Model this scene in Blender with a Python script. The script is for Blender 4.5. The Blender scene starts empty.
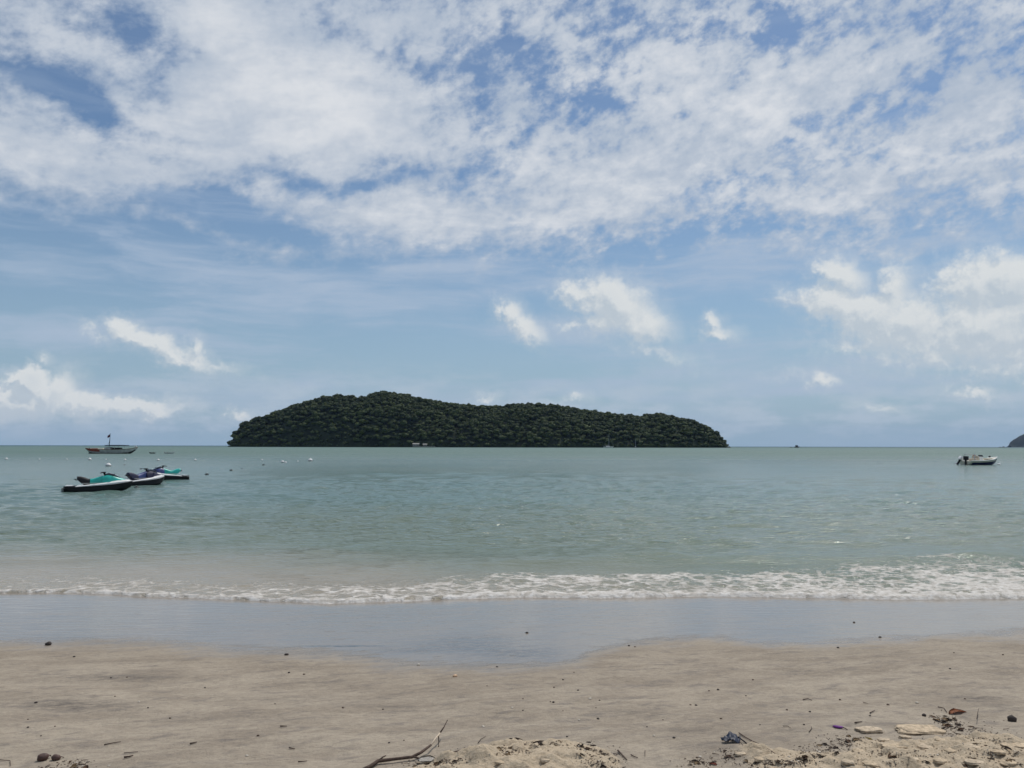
import bpy, bmesh, math, random
import numpy as np
from mathutils import Vector, Matrix, Euler

R = math.radians
scene = bpy.context.scene
COL = scene.collection

# ------------------------------------------------------------------ camera
CAM_H, FOC, PITCH, ROLL = 2.05, 788.0, math.atan(62 / 788.0), R(0.106)
cam_d = bpy.data.cameras.new('camera')
cam_d.sensor_width = 36.0
cam_d.lens = 36.0 * FOC / 1024.0
cam_d.clip_start = 0.05
cam_d.clip_end = 60000
cam = bpy.data.objects.new('camera', cam_d)
COL.objects.link(cam)
_f = Vector((0, math.cos(PITCH), math.sin(PITCH)))
_r0 = Vector((1, 0, 0))
_u0 = Vector((0, -math.sin(PITCH), math.cos(PITCH)))
_r = _r0 * math.cos(ROLL) + _u0 * math.sin(ROLL)
_u = _u0 * math.cos(ROLL) - _r0 * math.sin(ROLL)
mat = Matrix(((_r.x, _u.x, -_f.x, 0), (_r.y, _u.y, -_f.y, 0), (_r.z, _u.z, -_f.z, CAM_H), (0, 0, 0, 1)))
cam.matrix_world = mat
scene.camera = cam


def ray(px, py):
    d = _f + _r * ((px - 512) / FOC) - _u * ((py - 384) / FOC)
    return d.normalized()


def at(px, py, z=0.0):
    """point of height z seen at a pixel of the photograph"""
    d = ray(px, py)
    t = (z - CAM_H) / d.z
    return Vector((d.x * t, d.y * t, z))


def far(px, dist, z=0.0):
    d = ray(px, 446)
    return Vector((d.x / d.y * dist, dist, z))


# ------------------------------------------------------------------ exposure, sun, sky
scene.view_settings.view_transform = 'Standard'
scene.view_settings.look = 'None'
scene.view_settings.exposure = 0.0
scene.view_settings.gamma = 1.0
scene.view_settings.use_curve_mapping = False
SUN_EL, SUN_AZ = R(60), R(38)          # azimuth measured from the view direction (+Y) towards +X
sun_d = bpy.data.lights.new('sun', 'SUN')
sun_d.energy = 2.7
sun_d.angle = R(2.0)
sun_d.color = (1.0, 0.955, 0.89)
sun = bpy.data.objects.new('sun', sun_d)
COL.objects.link(sun)
sdir = Vector((math.sin(SUN_AZ) * math.cos(SUN_EL), math.cos(SUN_AZ) * math.cos(SUN_EL), math.sin(SUN_EL)))
sun.rotation_euler = sdir.to_track_quat('Z', 'Y').to_euler()
sun.location = (0, 0, 40)

world = bpy.data.worlds.new('World')
scene.world = world
world.use_nodes = True
world.cycles.sampling_method = 'MANUAL'
world.cycles.sample_map_resolution = 512


class NT:
    """small helper that writes node trees"""

    def __init__(s, tree):
        s.t = tree
        s.n = tree.nodes
        s.l = tree.links

    def new(s, typ, **kw):
        n = s.n.new(typ)
        for k, v in kw.items():
            setattr(n, k, v)
        return n

    def put(s, sock, v):
        if isinstance(v, bpy.types.NodeSocket):
            s.l.new(v, sock)
        elif v is not None:
            if sock.type == 'RGBA' and not hasattr(v, '__len__'):
                v = (v, v, v, 1)
            elif sock.type == 'RGBA' and len(v) == 3:
                v = (*v, 1)
            elif sock.type == 'VECTOR' and not hasattr(v, '__len__'):
                v = (v, v, v)
            sock.default_value = v

    def m(s, op, a, b=None, c=None, clamp=False):
        n = s.new('ShaderNodeMath', operation=op, use_clamp=clamp)
        for i, v in enumerate((a, b, c)):
            if v is not None:
                s.put(n.inputs[i], v)
        return n.outputs[0]

    def v(s, op, a, b=None, scale=None):
        n = s.new('ShaderNodeVectorMath', operation=op)
        s.put(n.inputs[0], a)
        if b is not None:
            s.put(n.inputs[1], b)
        if scale is not None:
            s.put(n.inputs['Scale'], scale)
        return n.outputs['Value'] if op in ('LENGTH', 'DOT_PRODUCT') else n.outputs['Vector']

    def ss(s, x, lo, hi, a=0.0, b=1.0):
        n = s.new('ShaderNodeMapRange', interpolation_type='SMOOTHSTEP')
        s.put(n.inputs[0], x)
        for i, v in enumerate((lo, hi, a, b)):
            s.put(n.inputs[1 + i], v)
        return n.outputs[0]

    def lin(s, x, lo, hi, a=0.0, b=1.0):
        n = s.new('ShaderNodeMapRange')
        s.put(n.inputs[0], x)
        for i, v in enumerate((lo, hi, a, b)):
            s.put(n.inputs[1 + i], v)
        return n.outputs[0]

    def mix(s, f, a, b, blend='MIX'):
        n = s.new('ShaderNodeMix', data_type='RGBA', blend_type=blend)
        s.put(n.inputs[0], f)
        s.put(n.inputs[6], a)
        s.put(n.inputs[7], b)
        return n.outputs[2]

    def comb(s, x, y, z=0.0):
        n = s.new('ShaderNodeCombineXYZ')
        s.put(n.inputs[0], x); s.put(n.inputs[1], y); s.put(n.inputs[2], z)
        return n.outputs[0]

    def sep(s, v):
        n = s.new('ShaderNodeSeparateXYZ')
        s.put(n.inputs[0], v)
        return n.outputs

    def noise(s, vec, scale, detail=4, rough=0.5, dist=0.0, out=0, lac=2.0):
        n = s.new('ShaderNodeTexNoise')
        s.put(n.inputs['Vector'], vec)
        n.inputs['Scale'].default_value = scale
        n.inputs['Detail'].default_value = detail
        n.inputs['Roughness'].default_value = rough
        n.inputs['Lacunarity'].default_value = lac
        n.inputs['Distortion'].default_value = dist
        return n.outputs[out]

    def mapping(s, vec, loc=(0, 0, 0), rot=(0, 0, 0), sc=(1, 1, 1), typ='TEXTURE'):
        n = s.new('ShaderNodeMapping', vector_type=typ)
        s.put(n.inputs[0], vec)
        n.inputs[1].default_value = loc
        n.inputs[2].default_value = rot
        n.inputs[3].default_value = sc
        return n.outputs[0]

    def attr(s, name):
        n = s.new('ShaderNodeAttribute', attribute_name=name)
        return n.outputs['Fac']


# ---- sky: Nishita air with a high broken sheet and low cumulus, all laid out by compass direction
w = NT(world.node_tree)
w.n.clear()
SKY_K = 0.085
sky = w.new('ShaderNodeTexSky', sky_type='NISHITA')
sky.sun_disc = False
sky.sun_elevation = SUN_EL
sky.sun_rotation = SUN_AZ
sky.altitude = 0
sky.air_density = 1.0
sky.dust_density = 0.6
sky.ozone_density = 2.0
tc = w.new('ShaderNodeTexCoord')
D = tc.outputs['Generated']
dx, dy, dz = w.sep(D)
U = w.m('MULTIPLY', w.m('ARCTAN2', dx, dy), FOC)
V = w.m('MULTIPLY', w.m('ARCSINE', dz), FOC)
UV = w.comb(U, V, 0.0)


def azel(px, py):
    d = ray(px, py)
    return math.atan2(d.x, d.y) * FOC, math.asin(d.z) * FOC


def scl(px, py):
    x, y = (px - 512) / FOC, (py - 384) / FOC
    return 1 / (1 + x * x), 1 / math.sqrt(1 + x * x) / (1 + .9 * y * y)


def blobs(vec, lst, mode):
    acc = None
    vx, vy, vz = w.sep(vec)
    for (px, py, rx, ry, rot, wt) in lst:
        a, e = azel(px, py)
        sx, sy = scl(px, py)
        # the running sum rides along in z (scaled away) so that the shader is evaluated one cloud at a time
        if mode == 'max': rx, ry = rx * 1.32, ry * 1.32
        mp = w.mapping(w.comb(vx, vy, vz if acc is None else acc), (a, e, 0), (0, 0, R(rot)), (rx * sx, ry * sy, 1e6))
        ln = w.v('LENGTH', mp)
        if mode == 'add':
            g = w.ss(ln, 1.0, 0.0, 0.0, wt)
            acc = g if acc is None else w.m('ADD', acc, g)
        else:
            g = w.m('MULTIPLY', w.m('SUBTRACT', 1.0, ln), wt * 1.15)
            if acc is None:
                acc = g
            else:
                n = w.new('ShaderNodeMath', operation='SMOOTH_MAX')
                w.put(n.inputs[0], acc); w.put(n.inputs[1], g); n.inputs[2].default_value = 0.25
                acc = n.outputs[0]
    return acc


# high sheet, on a plane above the beach so that it closes up towards the horizon
inv = w.m('DIVIDE', 1.0, w.m('ADD', w.m('MAXIMUM', dz, 0.0), 0.10))
P = w.comb(w.m('MULTIPLY', dx, inv), w.m('MULTIPLY', dy, inv), 0.0)
Prot = w.mapping(P, (0, 0, 0), (0, 0, R(-14)), (1.0, 0.75, 1))
warp = w.v('SUBTRACT', w.noise(P, 1.6, 3, 0.5, out=1), (0.5, 0.5, 0.5))
Pw = w.v('ADD', Prot, w.v('SCALE', warp, scale=0.55))
n_big = w.m('ADD', w.m('MULTIPLY', w.noise(Pw, 1.5, 6, 0.55), 0.55), w.m('MULTIPLY', w.noise(w.mapping(UV, (0, 0, 0), (0, 0, R(8)), (1.6, 1, 1)), 0.016, 7, 0.58), 0.45))
n_cell = w.noise(w.mapping(UV, (0, 0, 0), (0, 0, R(14)), (1.5, 1, 1)), 0.045, 5, 0.60, 0.12)
n_cell = w.m('ADD', w.m('MULTIPLY', w.m('SUBTRACT', n_cell, 0.5), w.ss(U, -330.0, 160.0, 1.0, 2.3)), 0.5)
uvwarp = w.v('SCALE', w.v('SUBTRACT', w.noise(UV, 0.012, 4, 0.55, out=1), (0.5, 0.5, 0.5)), scale=60.0)
UVh = w.v('ADD', UV, uvwarp)
high = [
    # bright masses
    (300, 95, 190, 85, -12, .50), (380, 110, 110, 60, 0, .16), (230, 130, 150, 55, 10, .18), (90, 170, 170, 38, -4, .34), (20, 120, 90, 50, 0, .18),
    (90, 45, 90, 28, 0, .12), (210, 20, 60, 40, 0, .16), (420, 215, 170, 48, -3, .36), (560, 205, 120, 50, 0, .20), (300, 250, 200, 26, 0, .16),
    (680, 62, 85, 38, 0, .30), (560, 25, 60, 30, 0, .12), (740, 115, 200, 65, 12, .28), (640, 170, 190, 55, 6, .24), (980, 115, 120, 60, 10, .28),
    (870, 190, 160, 50, 0, .20), (860, 60, 140, 50, 10, .14), (890, 243, 130, 14, 4, .26), (780, 215, 160, 30, 0, .08), (400, 25, 70, 35, 0, .10), (60, 255, 120, 8, 0, .05),
    # blue holes and lanes
    (145, 33, 80, 46, -8, -.36), (105, 105, 110, 34, -20, -.28), (60, 75, 80, 24, 0, -.16), (215, 208, 210, 24, -8, -.46), (110, 232, 190, 24, 0, -.42), (340, 178, 150, 15, 8, -.28),
    (515, 58, 70, 44, 0, -.28), (590, 90, 60, 36, 30, -.22), (585, 112, 80, 30, 20, -.14), (805, 18, 85, 26, 20, -.22), (395, 155, 40, 12, 0, -.2), (690, 235, 120, 16, 0, -.2),
    (960, 75, 90, 22, 14, -.14), (840, 120, 80, 20, 20, -.12), (655, 130, 60, 18, 20, -.12), (450, 60, 50, 30, 0, -.12), (10, 60, 50, 24, 0, -.2),
]
Gh = blobs(UVh, high, 'add')
# the sheet ends towards the horizon; below it only thin streaks
edge = w.ss(V, 120.0, 226.0, -.62, 0.0)
n_fine = w.noise(w.mapping(UV, (0, 0, 0), (0, 0, R(20)), (1.4, 1, 1)), 0.11, 4, 0.6)
fine = w.m('MULTIPLY', w.m('SUBTRACT', n_fine, 0.5), w.ss(U, -100.0, 250.0, 0.45, 0.80))
cov = w.m('ADD', w.m('ADD', w.m('MULTIPLY_ADD', n_big, 1.05, fine), w.m('MULTIPLY', n_cell, 0.62)), w.m('ADD', Gh, edge))
a_high = w.ss(cov, 0.55, w.ss(V, 260.0, 150.0, 0.98, 1.25))
a_high = w.m('MULTIPLY', w.m('MULTIPLY', w.m('POWER', a_high, 0.8), 0.95), w.ss(dz, -0.01, 0.02))
# streaks
Ps = w.comb(w.m('MULTIPLY', U, 0.0035), w.m('MULTIPLY', V, 0.028), 3.7)
Psw = w.v('ADD', Ps, w.v('SCALE', w.v('SUBTRACT', w.noise(UV, 0.006, 3, 0.5, out=1), (.5, .5, .5)), scale=0.9))
n_str = w.noise(Psw, 1.0, 6, 0.6)
a_str = w.m('MULTIPLY', w.ss(n_str, 0.40, 0.68), w.m('MULTIPLY', w.ss(V, 330.0, 190.0, 0.15, 0.80), w.ss(V, 0.0, 60.0, 0.4, 1.0)))
n_low = w.noise(w.comb(w.m('MULTIPLY', U, 0.02), w.m('MULTIPLY', V, 0.06), 9.2), 1.0, 6, 0.65)
a_low = w.m('MULTIPLY', w.ss(n_low, 0.40, 0.68), w.m('MULTIPLY', w.ss(V, 0.0, 18.0), w.ss(V, 95.0, 30.0)))
hz = w.m('POWER', w.lin(V, 300.0, 0.0, 0.0, 1.0), 1.5)
hz = w.m('MULTIPLY', hz, 0.94)

# cumulus
cum = [
    (28, 381, 22, 16, -10, 1.8), (48, 396, 26, 14, -20, 1.2), (10, 392, 22, 12, 0, 1.0), (88, 402, 22, 9, 0, 1.2), (120, 404, 24, 9, 0, 1.1), (155, 411, 28, 8, 0, 1.0), (20, 400, 60, 22, 0, 1.1), (75, 405, 55, 16, -8, 1.0), (130, 409, 62, 12, 2, 1.0), (0, 412, 60, 16, 0, .8), (60, 390, 26, 18, 30, .9),
    (124, 328, 24, 11, -20, 1.0), (140, 336, 26, 11, -30, 1.1), (158, 347, 32, 14, -30, 1.0), (178, 358, 30, 10, -20, .8), (195, 361, 30, 12, -20, .7), (194, 349, 9, 12, 0, .7), (215, 365, 34, 6, -10, .5), (100, 333, 16, 6, -20, .5), (45, 362, 8, 5, -20, .4),
    (510, 314, 18, 14, -30, .95), (524, 328, 28, 12, -30, .9), (240, 414, 14, 7, 0, .7),
    (572, 290, 22, 13, 10, .8), (582, 296, 24, 16, -10, .8), (615, 305, 48, 27, -22, 1.2), (640, 325, 36, 20, -18, 1.0), (605, 322, 36, 16, 0, .8), (655, 352, 46, 12, -18, .5), (572, 325, 16, 10, 0, .5),
    (716, 322, 13, 10, -30, .75), (718, 332, 22, 9, -10, .75),
    (840, 276, 30, 19, -30, 1.1), (835, 305, 52, 20, -12, 1.1), (870, 315, 62, 26, -18, 1.2), (895, 290, 26, 30, 0, .9), (905, 325, 60, 34, 0, 1.2),
    (975, 285, 46, 33, 10, 1.2), (1010, 280, 50, 30, -10, 1.2), (985, 330, 90, 42, 0, 1.25), (1060, 320, 90, 60, 0, 1.3), (930, 350, 90, 24, 0, .8), (860, 348, 50, 14, -10, .6),
    (1000, 366, 80, 16, 0, .6), (826, 383, 22, 9, -8, .75), (975, 391, 30, 9, -5, .8), (880, 410, 26, 7, -5, .5), (486, 398, 12, 7, 0, .6), (576, 400, 16, 6, 0, .5), (800, 374, 24, 5, 0, .3),
]
gcum = bpy.data.node_groups.new('cumulus_field', 'ShaderNodeTree')
gcum.interface.new_socket('P', in_out='INPUT', socket_type='NodeSocketVector')
gcum.interface.new_socket('F', in_out='OUTPUT', socket_type='NodeSocketFloat')
_w_world = w
w = NT(gcum)
gi = w.new('NodeGroupInput'); go = w.new('NodeGroupOutput')
_px, _py, _pz = w.sep(gi.outputs[0])
pin = w.comb(_px, _py, 0.0)
wp = w.v('SCALE', w.v('SUBTRACT', w.noise(pin, 0.045, 5, 0.62, out=1), (.5, .5, .5)), scale=34.0)
Fc = blobs(w.v('ADD', gi.outputs[0], wp), cum, 'max')
nz = w.noise(pin, 0.09, 6, 0.66)
w.l.new(w.m('ADD', Fc, w.m('MULTIPLY', w.m('SUBTRACT', nz, 0.5), 0.85)), go.inputs[0])
w = _w_world
g1 = w.new('ShaderNodeGroup'); g1.node_tree = gcum; w.put(g1.inputs[0], UV)
g2 = w.new('ShaderNodeGroup'); g2.node_tree = gcum; w.put(g2.inputs[0], w.comb(w.m('ADD', U, 5.0), w.m('ADD', V, 9.0), g1.outputs[0]))
F1, F2 = g1.outputs[0], g2.outputs[0]
a_cum = w.ss(F1, 0.02, 0.86)
a_cum = w.m('MAXIMUM', w.m('MULTIPLY', a_cum, 0.97), w.ss(F1, -0.30, 0.6, 0.0, 0.30))
lit = w.m('SUBTRACT', F1, F2)                       # how fast the cloud thins towards the sun
lit = w.lin(lit, -0.20, 0.34)
body = w.ss(F1, 2.2, 0.6, 0.45, 0.95)
lum = w.m('ADD', w.m('MULTIPLY', lit, 0.62), w.m('MULTIPLY', body, 0.38), clamp=True)

C = lambda r, g, b, k=1.0: (r * k / SKY_K, g * k / SKY_K, b * k / SKY_K)
blue = w.mix(1.0, sky.outputs[0], (0.83, 0.93, 0.99, 1), 'MULTIPLY')
c = w.mix(hz, blue, C(.31, .44, .56))
c = w.mix(a_str, c, C(.42, .51, .64))
c = w.mix(a_low, c, C(.45, .54, .63))
tone = w.m('ADD', w.m('MULTIPLY', w.noise(Pw, 3.0, 5, 0.6), 0.6), w.m('MULTIPLY', cov, 0.35))
c_high = w.mix(w.ss(tone, 0.50, 0.92), C(.44, .51, .61), C(.74, .76, .79))
c = w.mix(a_high, c, c_high)
c_cum = w.mix(lum, C(.40, .49, .58), C(.72, .745, .75))
c = w.mix(a_cum, c, c_cum)
bg = w.new('ShaderNodeBackground')
w.put(bg.inputs[0], c)
bg.inputs[1].default_value = SKY_K
wo = w.new('ShaderNodeOutputWorld')
w.l.new(bg.outputs[0], wo.inputs[0])

scene.cycles.use_denoising = True
scene.cycles.max_bounces = 6
scene.cycles.volume_bounces = 0
scene.cycles.caustics_reflective = False
scene.cycles.caustics_refractive = False
scene.cycles.sample_clamp_indirect = 4.0

# ------------------------------------------------------------------ object helpers
_MC = {}


def material(name, color, rough=0.6, spec=0.5, noise=0.0, nscale=8.0, metal=0.0, bump=0.0, coat=0.0, ior=1.45):
    if name in _MC:
        return _MC[name]
    m = bpy.data.materials.new(name)
    m.use_nodes = True
    t = NT(m.node_tree)
    b = m.node_tree.nodes['Principled BSDF']
    tcn = t.new('ShaderNodeTexCoord')
    col = (*color, 1)
    if noise:
        n = t.noise(tcn.outputs['Object'], nscale, 5, 0.6)
        lo = tuple(x * (1 - noise) for x in color)
        hi = tuple(min(1, x * (1 + noise)) for x in color)
        col = t.mix(t.ss(n, 0.3, 0.7), lo, hi)
    t.put(b.inputs['Base Color'], col)
    b.inputs['Roughness'].default_value = rough
    b.inputs['Specular IOR Level'].default_value = spec
    b.inputs['Metallic'].default_value = metal
    b.inputs['Coat Weight'].default_value = coat
    if bump:
        bn = t.new('ShaderNodeBump')
        bn.inputs['Strength'].default_value = 0.6
        bn.inputs['Distance'].default_value = bump
        t.put(bn.inputs['Height'], t.noise(tcn.outputs['Object'], nscale * 2.5, 5, 0.65))
        t.l.new(bn.outputs[0], b.inputs['Normal'])
    _MC[name] = m
    return m


def link(name, me, m=None, parent=None, smooth=False):
    o = bpy.data.objects.new(name, me)
    COL.objects.link(o)
    if m is not None:
        me.materials.append(m)
    if smooth:
        me.polygons.foreach_set('use_smooth', [True] * len(me.polygons))
    if parent is not None:
        o.parent = parent
    return o


def tag(o, label=None, cat=None, group=None, kind=None):
    if label: o['label'] = label
    if cat: o['category'] = cat
    if group: o['group'] = group
    if kind: o['kind'] = kind
    return o


def empty(name, loc, rz=0.0, label=None, cat=None, group=None, tilt=0.0):
    o = bpy.data.objects.new(name, None)
    o.empty_display_size = 0.2
    COL.objects.link(o)
    o.location = loc
    o.rotation_euler = (tilt, 0, rz)
    return tag(o, label, cat, group)


class MB:
    """collects shapes and links them as one mesh"""

    def __init__(s):
        s.v, s.f = [], []

    def add(s, vs, fs):
        k = len(s.v)
        s.v += [tuple(v) for v in vs]
        s.f += [tuple(i + k for i in f) for f in fs]

    def box(s, c, d, rot=None, bev=0.0):
        bm = bmesh.new()
        bmesh.ops.create_cube(bm, size=1.0)
        for v in bm.verts:
            v.co = Vector((v.co.x * d[0], v.co.y * d[1], v.co.z * d[2]))
        if bev:
            bmesh.ops.bevel(bm, geom=list(bm.edges), offset=bev, segments=2, affect='EDGES', profile=0.6)
        M = Matrix.Translation(c) @ (Euler(rot).to_matrix().to_4x4() if rot else Matrix())
        bm.transform(M)
        bm.verts.index_update()
        s.add([v.co for v in bm.verts], [[v.index for v in f.verts] for f in bm.faces])
        bm.free()
        return s

    def tube(s, pts, rad, n=8):
        pts = [Vector(p) for p in pts]
        if not hasattr(rad, '__len__'):
            rad = [rad] * len(pts)
        rings = []
        for i, p in enumerate(pts):
            d = (pts[min(i + 1, len(pts) - 1)] - pts[max(i - 1, 0)]).normalized()
            a = d.cross(Vector((0, 0, 1)) if abs(d.z) < 0.9 else Vector((1, 0, 0))).normalized()
            b = d.cross(a)
            rings.append([p + (a * math.cos(t) + b * math.sin(t)) * rad[i] for t in [2 * math.pi * k / n for k in range(n)]])
        s.loft(rings)
        return s

    def loft(s, rings, cap=True):
        n = len(rings[0])
        vs = [v for r in rings for v in r]
        fs = []
        for i in range(len(rings) - 1):
            for k in range(n):
                fs.append((i * n + k, i * n + (k + 1) % n, (i + 1) * n + (k + 1) % n, (i + 1) * n + k))
        if cap:
            fs.append(tuple(reversed(range(n))))
            fs.append(tuple((len(rings) - 1) * n + k for k in range(n)))
        s.add(vs, fs)
        return s

    def ball(s, c, r, sub=2, jit=0.0, seed=0):
        bm = bmesh.new()
        bmesh.ops.create_icosphere(bm, subdivisions=sub, radius=1.0)
        rr = random.Random(seed)
        ph = [rr.uniform(0, 6.28) for _ in range(6)]
        for v in bm.verts:
            q = v.co.copy()
            k = 1 + jit * (math.sin(3.1 * q.x + ph[0]) * math.sin(2.7 * q.y + ph[1]) + .6 * math.sin(5.3 * q.z + ph[2]) * math.sin(4.9 * q.x + ph[3]))
            v.co = Vector((q.x * r[0] * k + c[0], q.y * r[1] * k + c[1], q.z * r[2] * k + c[2]))
        bm.verts.index_update()
        s.add([v.co for v in bm.verts], [[v.index for v in f.verts] for f in bm.faces])
        bm.free()
        return s

    def lathe(s, prof, n=16, c=(0, 0, 0)):
        rings = [[Vector((c[0] + r * math.cos(t), c[1] + r * math.sin(t), c[2] + z)) for t in [2 * math.pi * k / n for k in range(n)]] for r, z in prof]
        return s.loft(rings)

    def mesh(s, name):
        me = bpy.data.meshes.new(name)
        me.from_pydata(s.v, [], s.f)
        me.update()
        bm = bmesh.new()
        bm.from_mesh(me)
        bmesh.ops.recalc_face_normals(bm, faces=bm.faces)
        bm.to_mesh(me)
        bm.free()
        return me

    def build(s, name, m, parent=None, smooth=False, auto=None):
        me = s.mesh(name)
        o = link(name, me, m, parent, smooth)
        if auto:
            me.set_sharp_from_angle(angle=R(auto))
        return o


# ---- numpy noise
_rng = np.random.RandomState(7)
_perm = _rng.permutation(4096)
_gx = _rng.uniform(-1, 1, 4096)


def vnoise(x, y, seed=0):
    xi = np.floor(x).astype(np.int64); yi = np.floor(y).astype(np.int64)
    fx = x - xi; fy = y - yi
    u = fx * fx * fx * (fx * (fx * 6 - 15) + 10); v = fy * fy * fy * (fy * (fy * 6 - 15) + 10)

    def h(a, b):
        return _gx[_perm[(_perm[(a + seed * 57) & 4095] + b * 131) & 4095]]
    return (h(xi, yi) * (1 - u) + h(xi + 1, yi) * u) * (1 - v) + (h(xi, yi + 1) * (1 - u) + h(xi + 1, yi + 1) * u) * v


def fbm(x, y, oct=5, seed=0, gain=0.5):
    s = 0; a = 1.0; t = 0
    for i in range(oct):
        s = s + a * vnoise(x + i * 17.3, y - i * 9.1, seed + i)
        t += a; a *= gain; x = x * 2.03; y = y * 2.03
    return s / t


def sstep(x, a, b):
    t = np.clip((x - a) / (b - a), 0, 1)
    return t * t * (3 - 2 * t)


def grid_mesh(name, X, Y, Z, attrs):
    ny, nx = X.shape
    co = np.stack([X, Y, Z], -1).reshape(-1, 3).astype(np.float32)
    i = np.arange(ny - 1)[:, None] * nx + np.arange(nx - 1)[None, :]
    f = np.stack([i, i + 1, i + nx + 1, i + nx], -1).reshape(-1, 4).astype(np.int32)
    me = bpy.data.meshes.new(name)
    me.vertices.add(len(co)); me.vertices.foreach_set('co', co.ravel())
    me.loops.add(f.size); me.loops.foreach_set('vertex_index', f.ravel())
    me.polygons.add(len(f))
    me.polygons.foreach_set('loop_start', np.arange(0, f.size, 4, dtype=np.int32))
    me.polygons.foreach_set('loop_total', np.full(len(f), 4, dtype=np.int32))
    me.polygons.foreach_set('use_smooth', np.ones(len(f), dtype=bool))
    me.update(calc_edges=True)
    for k, a in attrs.items():
        at_ = me.attributes.new(k, 'FLOAT', 'POINT')
        at_.data.foreach_set('value', np.asarray(a, dtype=np.float32).ravel())
    return me


# ------------------------------------------------------------------ shoreline curves (world x -> world y)
def curve(pts, z=0.0):
    w_ = sorted([(at(px, py, z).x, at(px, py, z).y) for px, py in pts])
    xs = np.array([a for a, b in w_]); ys = np.array([b for a, b in w_])

    def f(x):
        x = np.asarray(x, dtype=float)
        base = np.interp(x, xs, ys)
        out = np.maximum(0, np.abs(x) - 7.0)
        return base + np.minimum(out, 40) * 0.02 * np.sin(x * 0.35)
    return f


shore0 = curve([(0, 593), (60, 592), (110, 594), (150, 597), (250, 600), (330, 603), (400, 601), (460, 599), (520, 597), (600, 598), (700, 596), (770, 597), (900, 599), (1024, 598)])


def shore(x):
    x = np.asarray(x, dtype=float)
    return shore0(x) + 0.05 * fbm(x * 1.4, x * 0 + 3.3, 3, 5)


wet_edge = curve([(0, 646), (60, 647), (120, 651), (200, 652), (290, 655), (340, 661), (390, 668), (450, 674), (500, 676), (545, 674), (580, 666), (605, 652), (640, 646), (700, 644), (770, 650), (820, 648), (850, 644), (950, 638), (1024, 636)], 0.09)


def gauss(x, y, cx, cy, sx, sy, rot=0.0):
    c_, s_ = math.cos(rot), math.sin(rot)
    u = (x - cx) * c_ + (y - cy) * s_
    v = -(x - cx) * s_ + (y - cy) * c_
    return np.exp(-(u / sx) ** 2 - (v / sy) ** 2)


def gp(x, y, px, py, wpx, hpx, rot=0.0, z=0.25):
    """gaussian whose centre and half sizes were read off the photograph, as metres on the sand"""
    c_ = at(px, py, z)
    dxm = (at(px + wpx, py, z) - c_).length
    dym = (at(px, py - hpx, z) - c_).length
    return gauss(x, y, c_.x, c_.y, dxm, dym, rot)


def mounds(x, y):
    """raised lumps of loose dry sand at the bottom of the picture"""
    m = 0
    for (px, py, a, b, k) in [(530, 770, 60, 26, .07), (575, 762, 40, 16, .045), (478, 770, 34, 14, .06), (505, 752, 14, 8, .02), (440, 775, 60, 14, .03),
                              (920, 775, 130, 22, .045), (830, 775, 60, 12, .035), (1000, 760, 60, 20, .045), (770, 758, 26, 12, .02), (740, 745, 22, 8, .012), (870, 742, 24, 7, .02), (1010, 745, 30, 7, .03), (960, 750, 40, 8, .025), (900, 752, 20, 6, .025)]:
        m = m + k * gp(x, y, px, py, a, b)
    return m


def sand_parts(x, y):
    s = shore(x) - y                                       # metres landward of the water's edge
    z = np.where(s > 0, 0.036 * s, 0.06 * s)
    z = np.where(s > 8, 0.288 + 0.022 * (s - 8), z)
    z = np.where(s > 40, 0.99 + 0 * s, z)
    z = np.maximum(z, -2.5)
    dl = wet_edge(x) - y                                   # landward of the wet edge
    dryz = sstep(dl, -0.1, 1.2)
    z = z + 0.022 * dryz * fbm(x * 0.55, y * 0.8, 3, 11) * sstep(s, 0, 3)
    z = z + 0.016 * dryz * fbm(x * 1.5 + y * .7, y * 3.1, 4, 21)
    m = mounds(x, y)
    lump = sstep(m, 0.006, 0.03)
    z = z + m * (1 + 0.35 * fbm(x * 7, y * 9, 4, 31))
    z = z + lump * 0.070 * np.abs(fbm(x * 5.5, y * 8, 5, 41, 0.55))
    z = z + lump * 0.014 * fbm(x * 22, y * 26, 3, 45)
    z = z + dryz * 0.0035 * fbm(x * 9 + y * 4, y * 14, 4, 51)
    return z, s, dl, lump


def sand_z(x, y):
    return float(sand_parts(np.array([float(x)]), np.array([float(y)]))[0][0])


def ground(px, py):
    """where a pixel's ray meets the sand"""
    z = 0.25
    for _ in range(12):
        p = at(px, py, z)
        z = 0.5 * z + 0.5 * sand_z(p.x, p.y)
    return Vector((p.x, p.y, sand_z(p.x, p.y)))


def graded(core_lo, core_hi, step, lo, hi, g=1.18):
    a = list(np.arange(core_lo, core_hi + 1e-6, step))
    s = step; v = a[-1]
    while v < hi:
        s *= g; v += s; a.append(min(v, hi))
    s = step; v = a[0]; pre = []
    while v > lo:
        s *= g; v -= s; pre.append(max(v, lo))
    return np.array(pre[::-1] + a)


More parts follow.
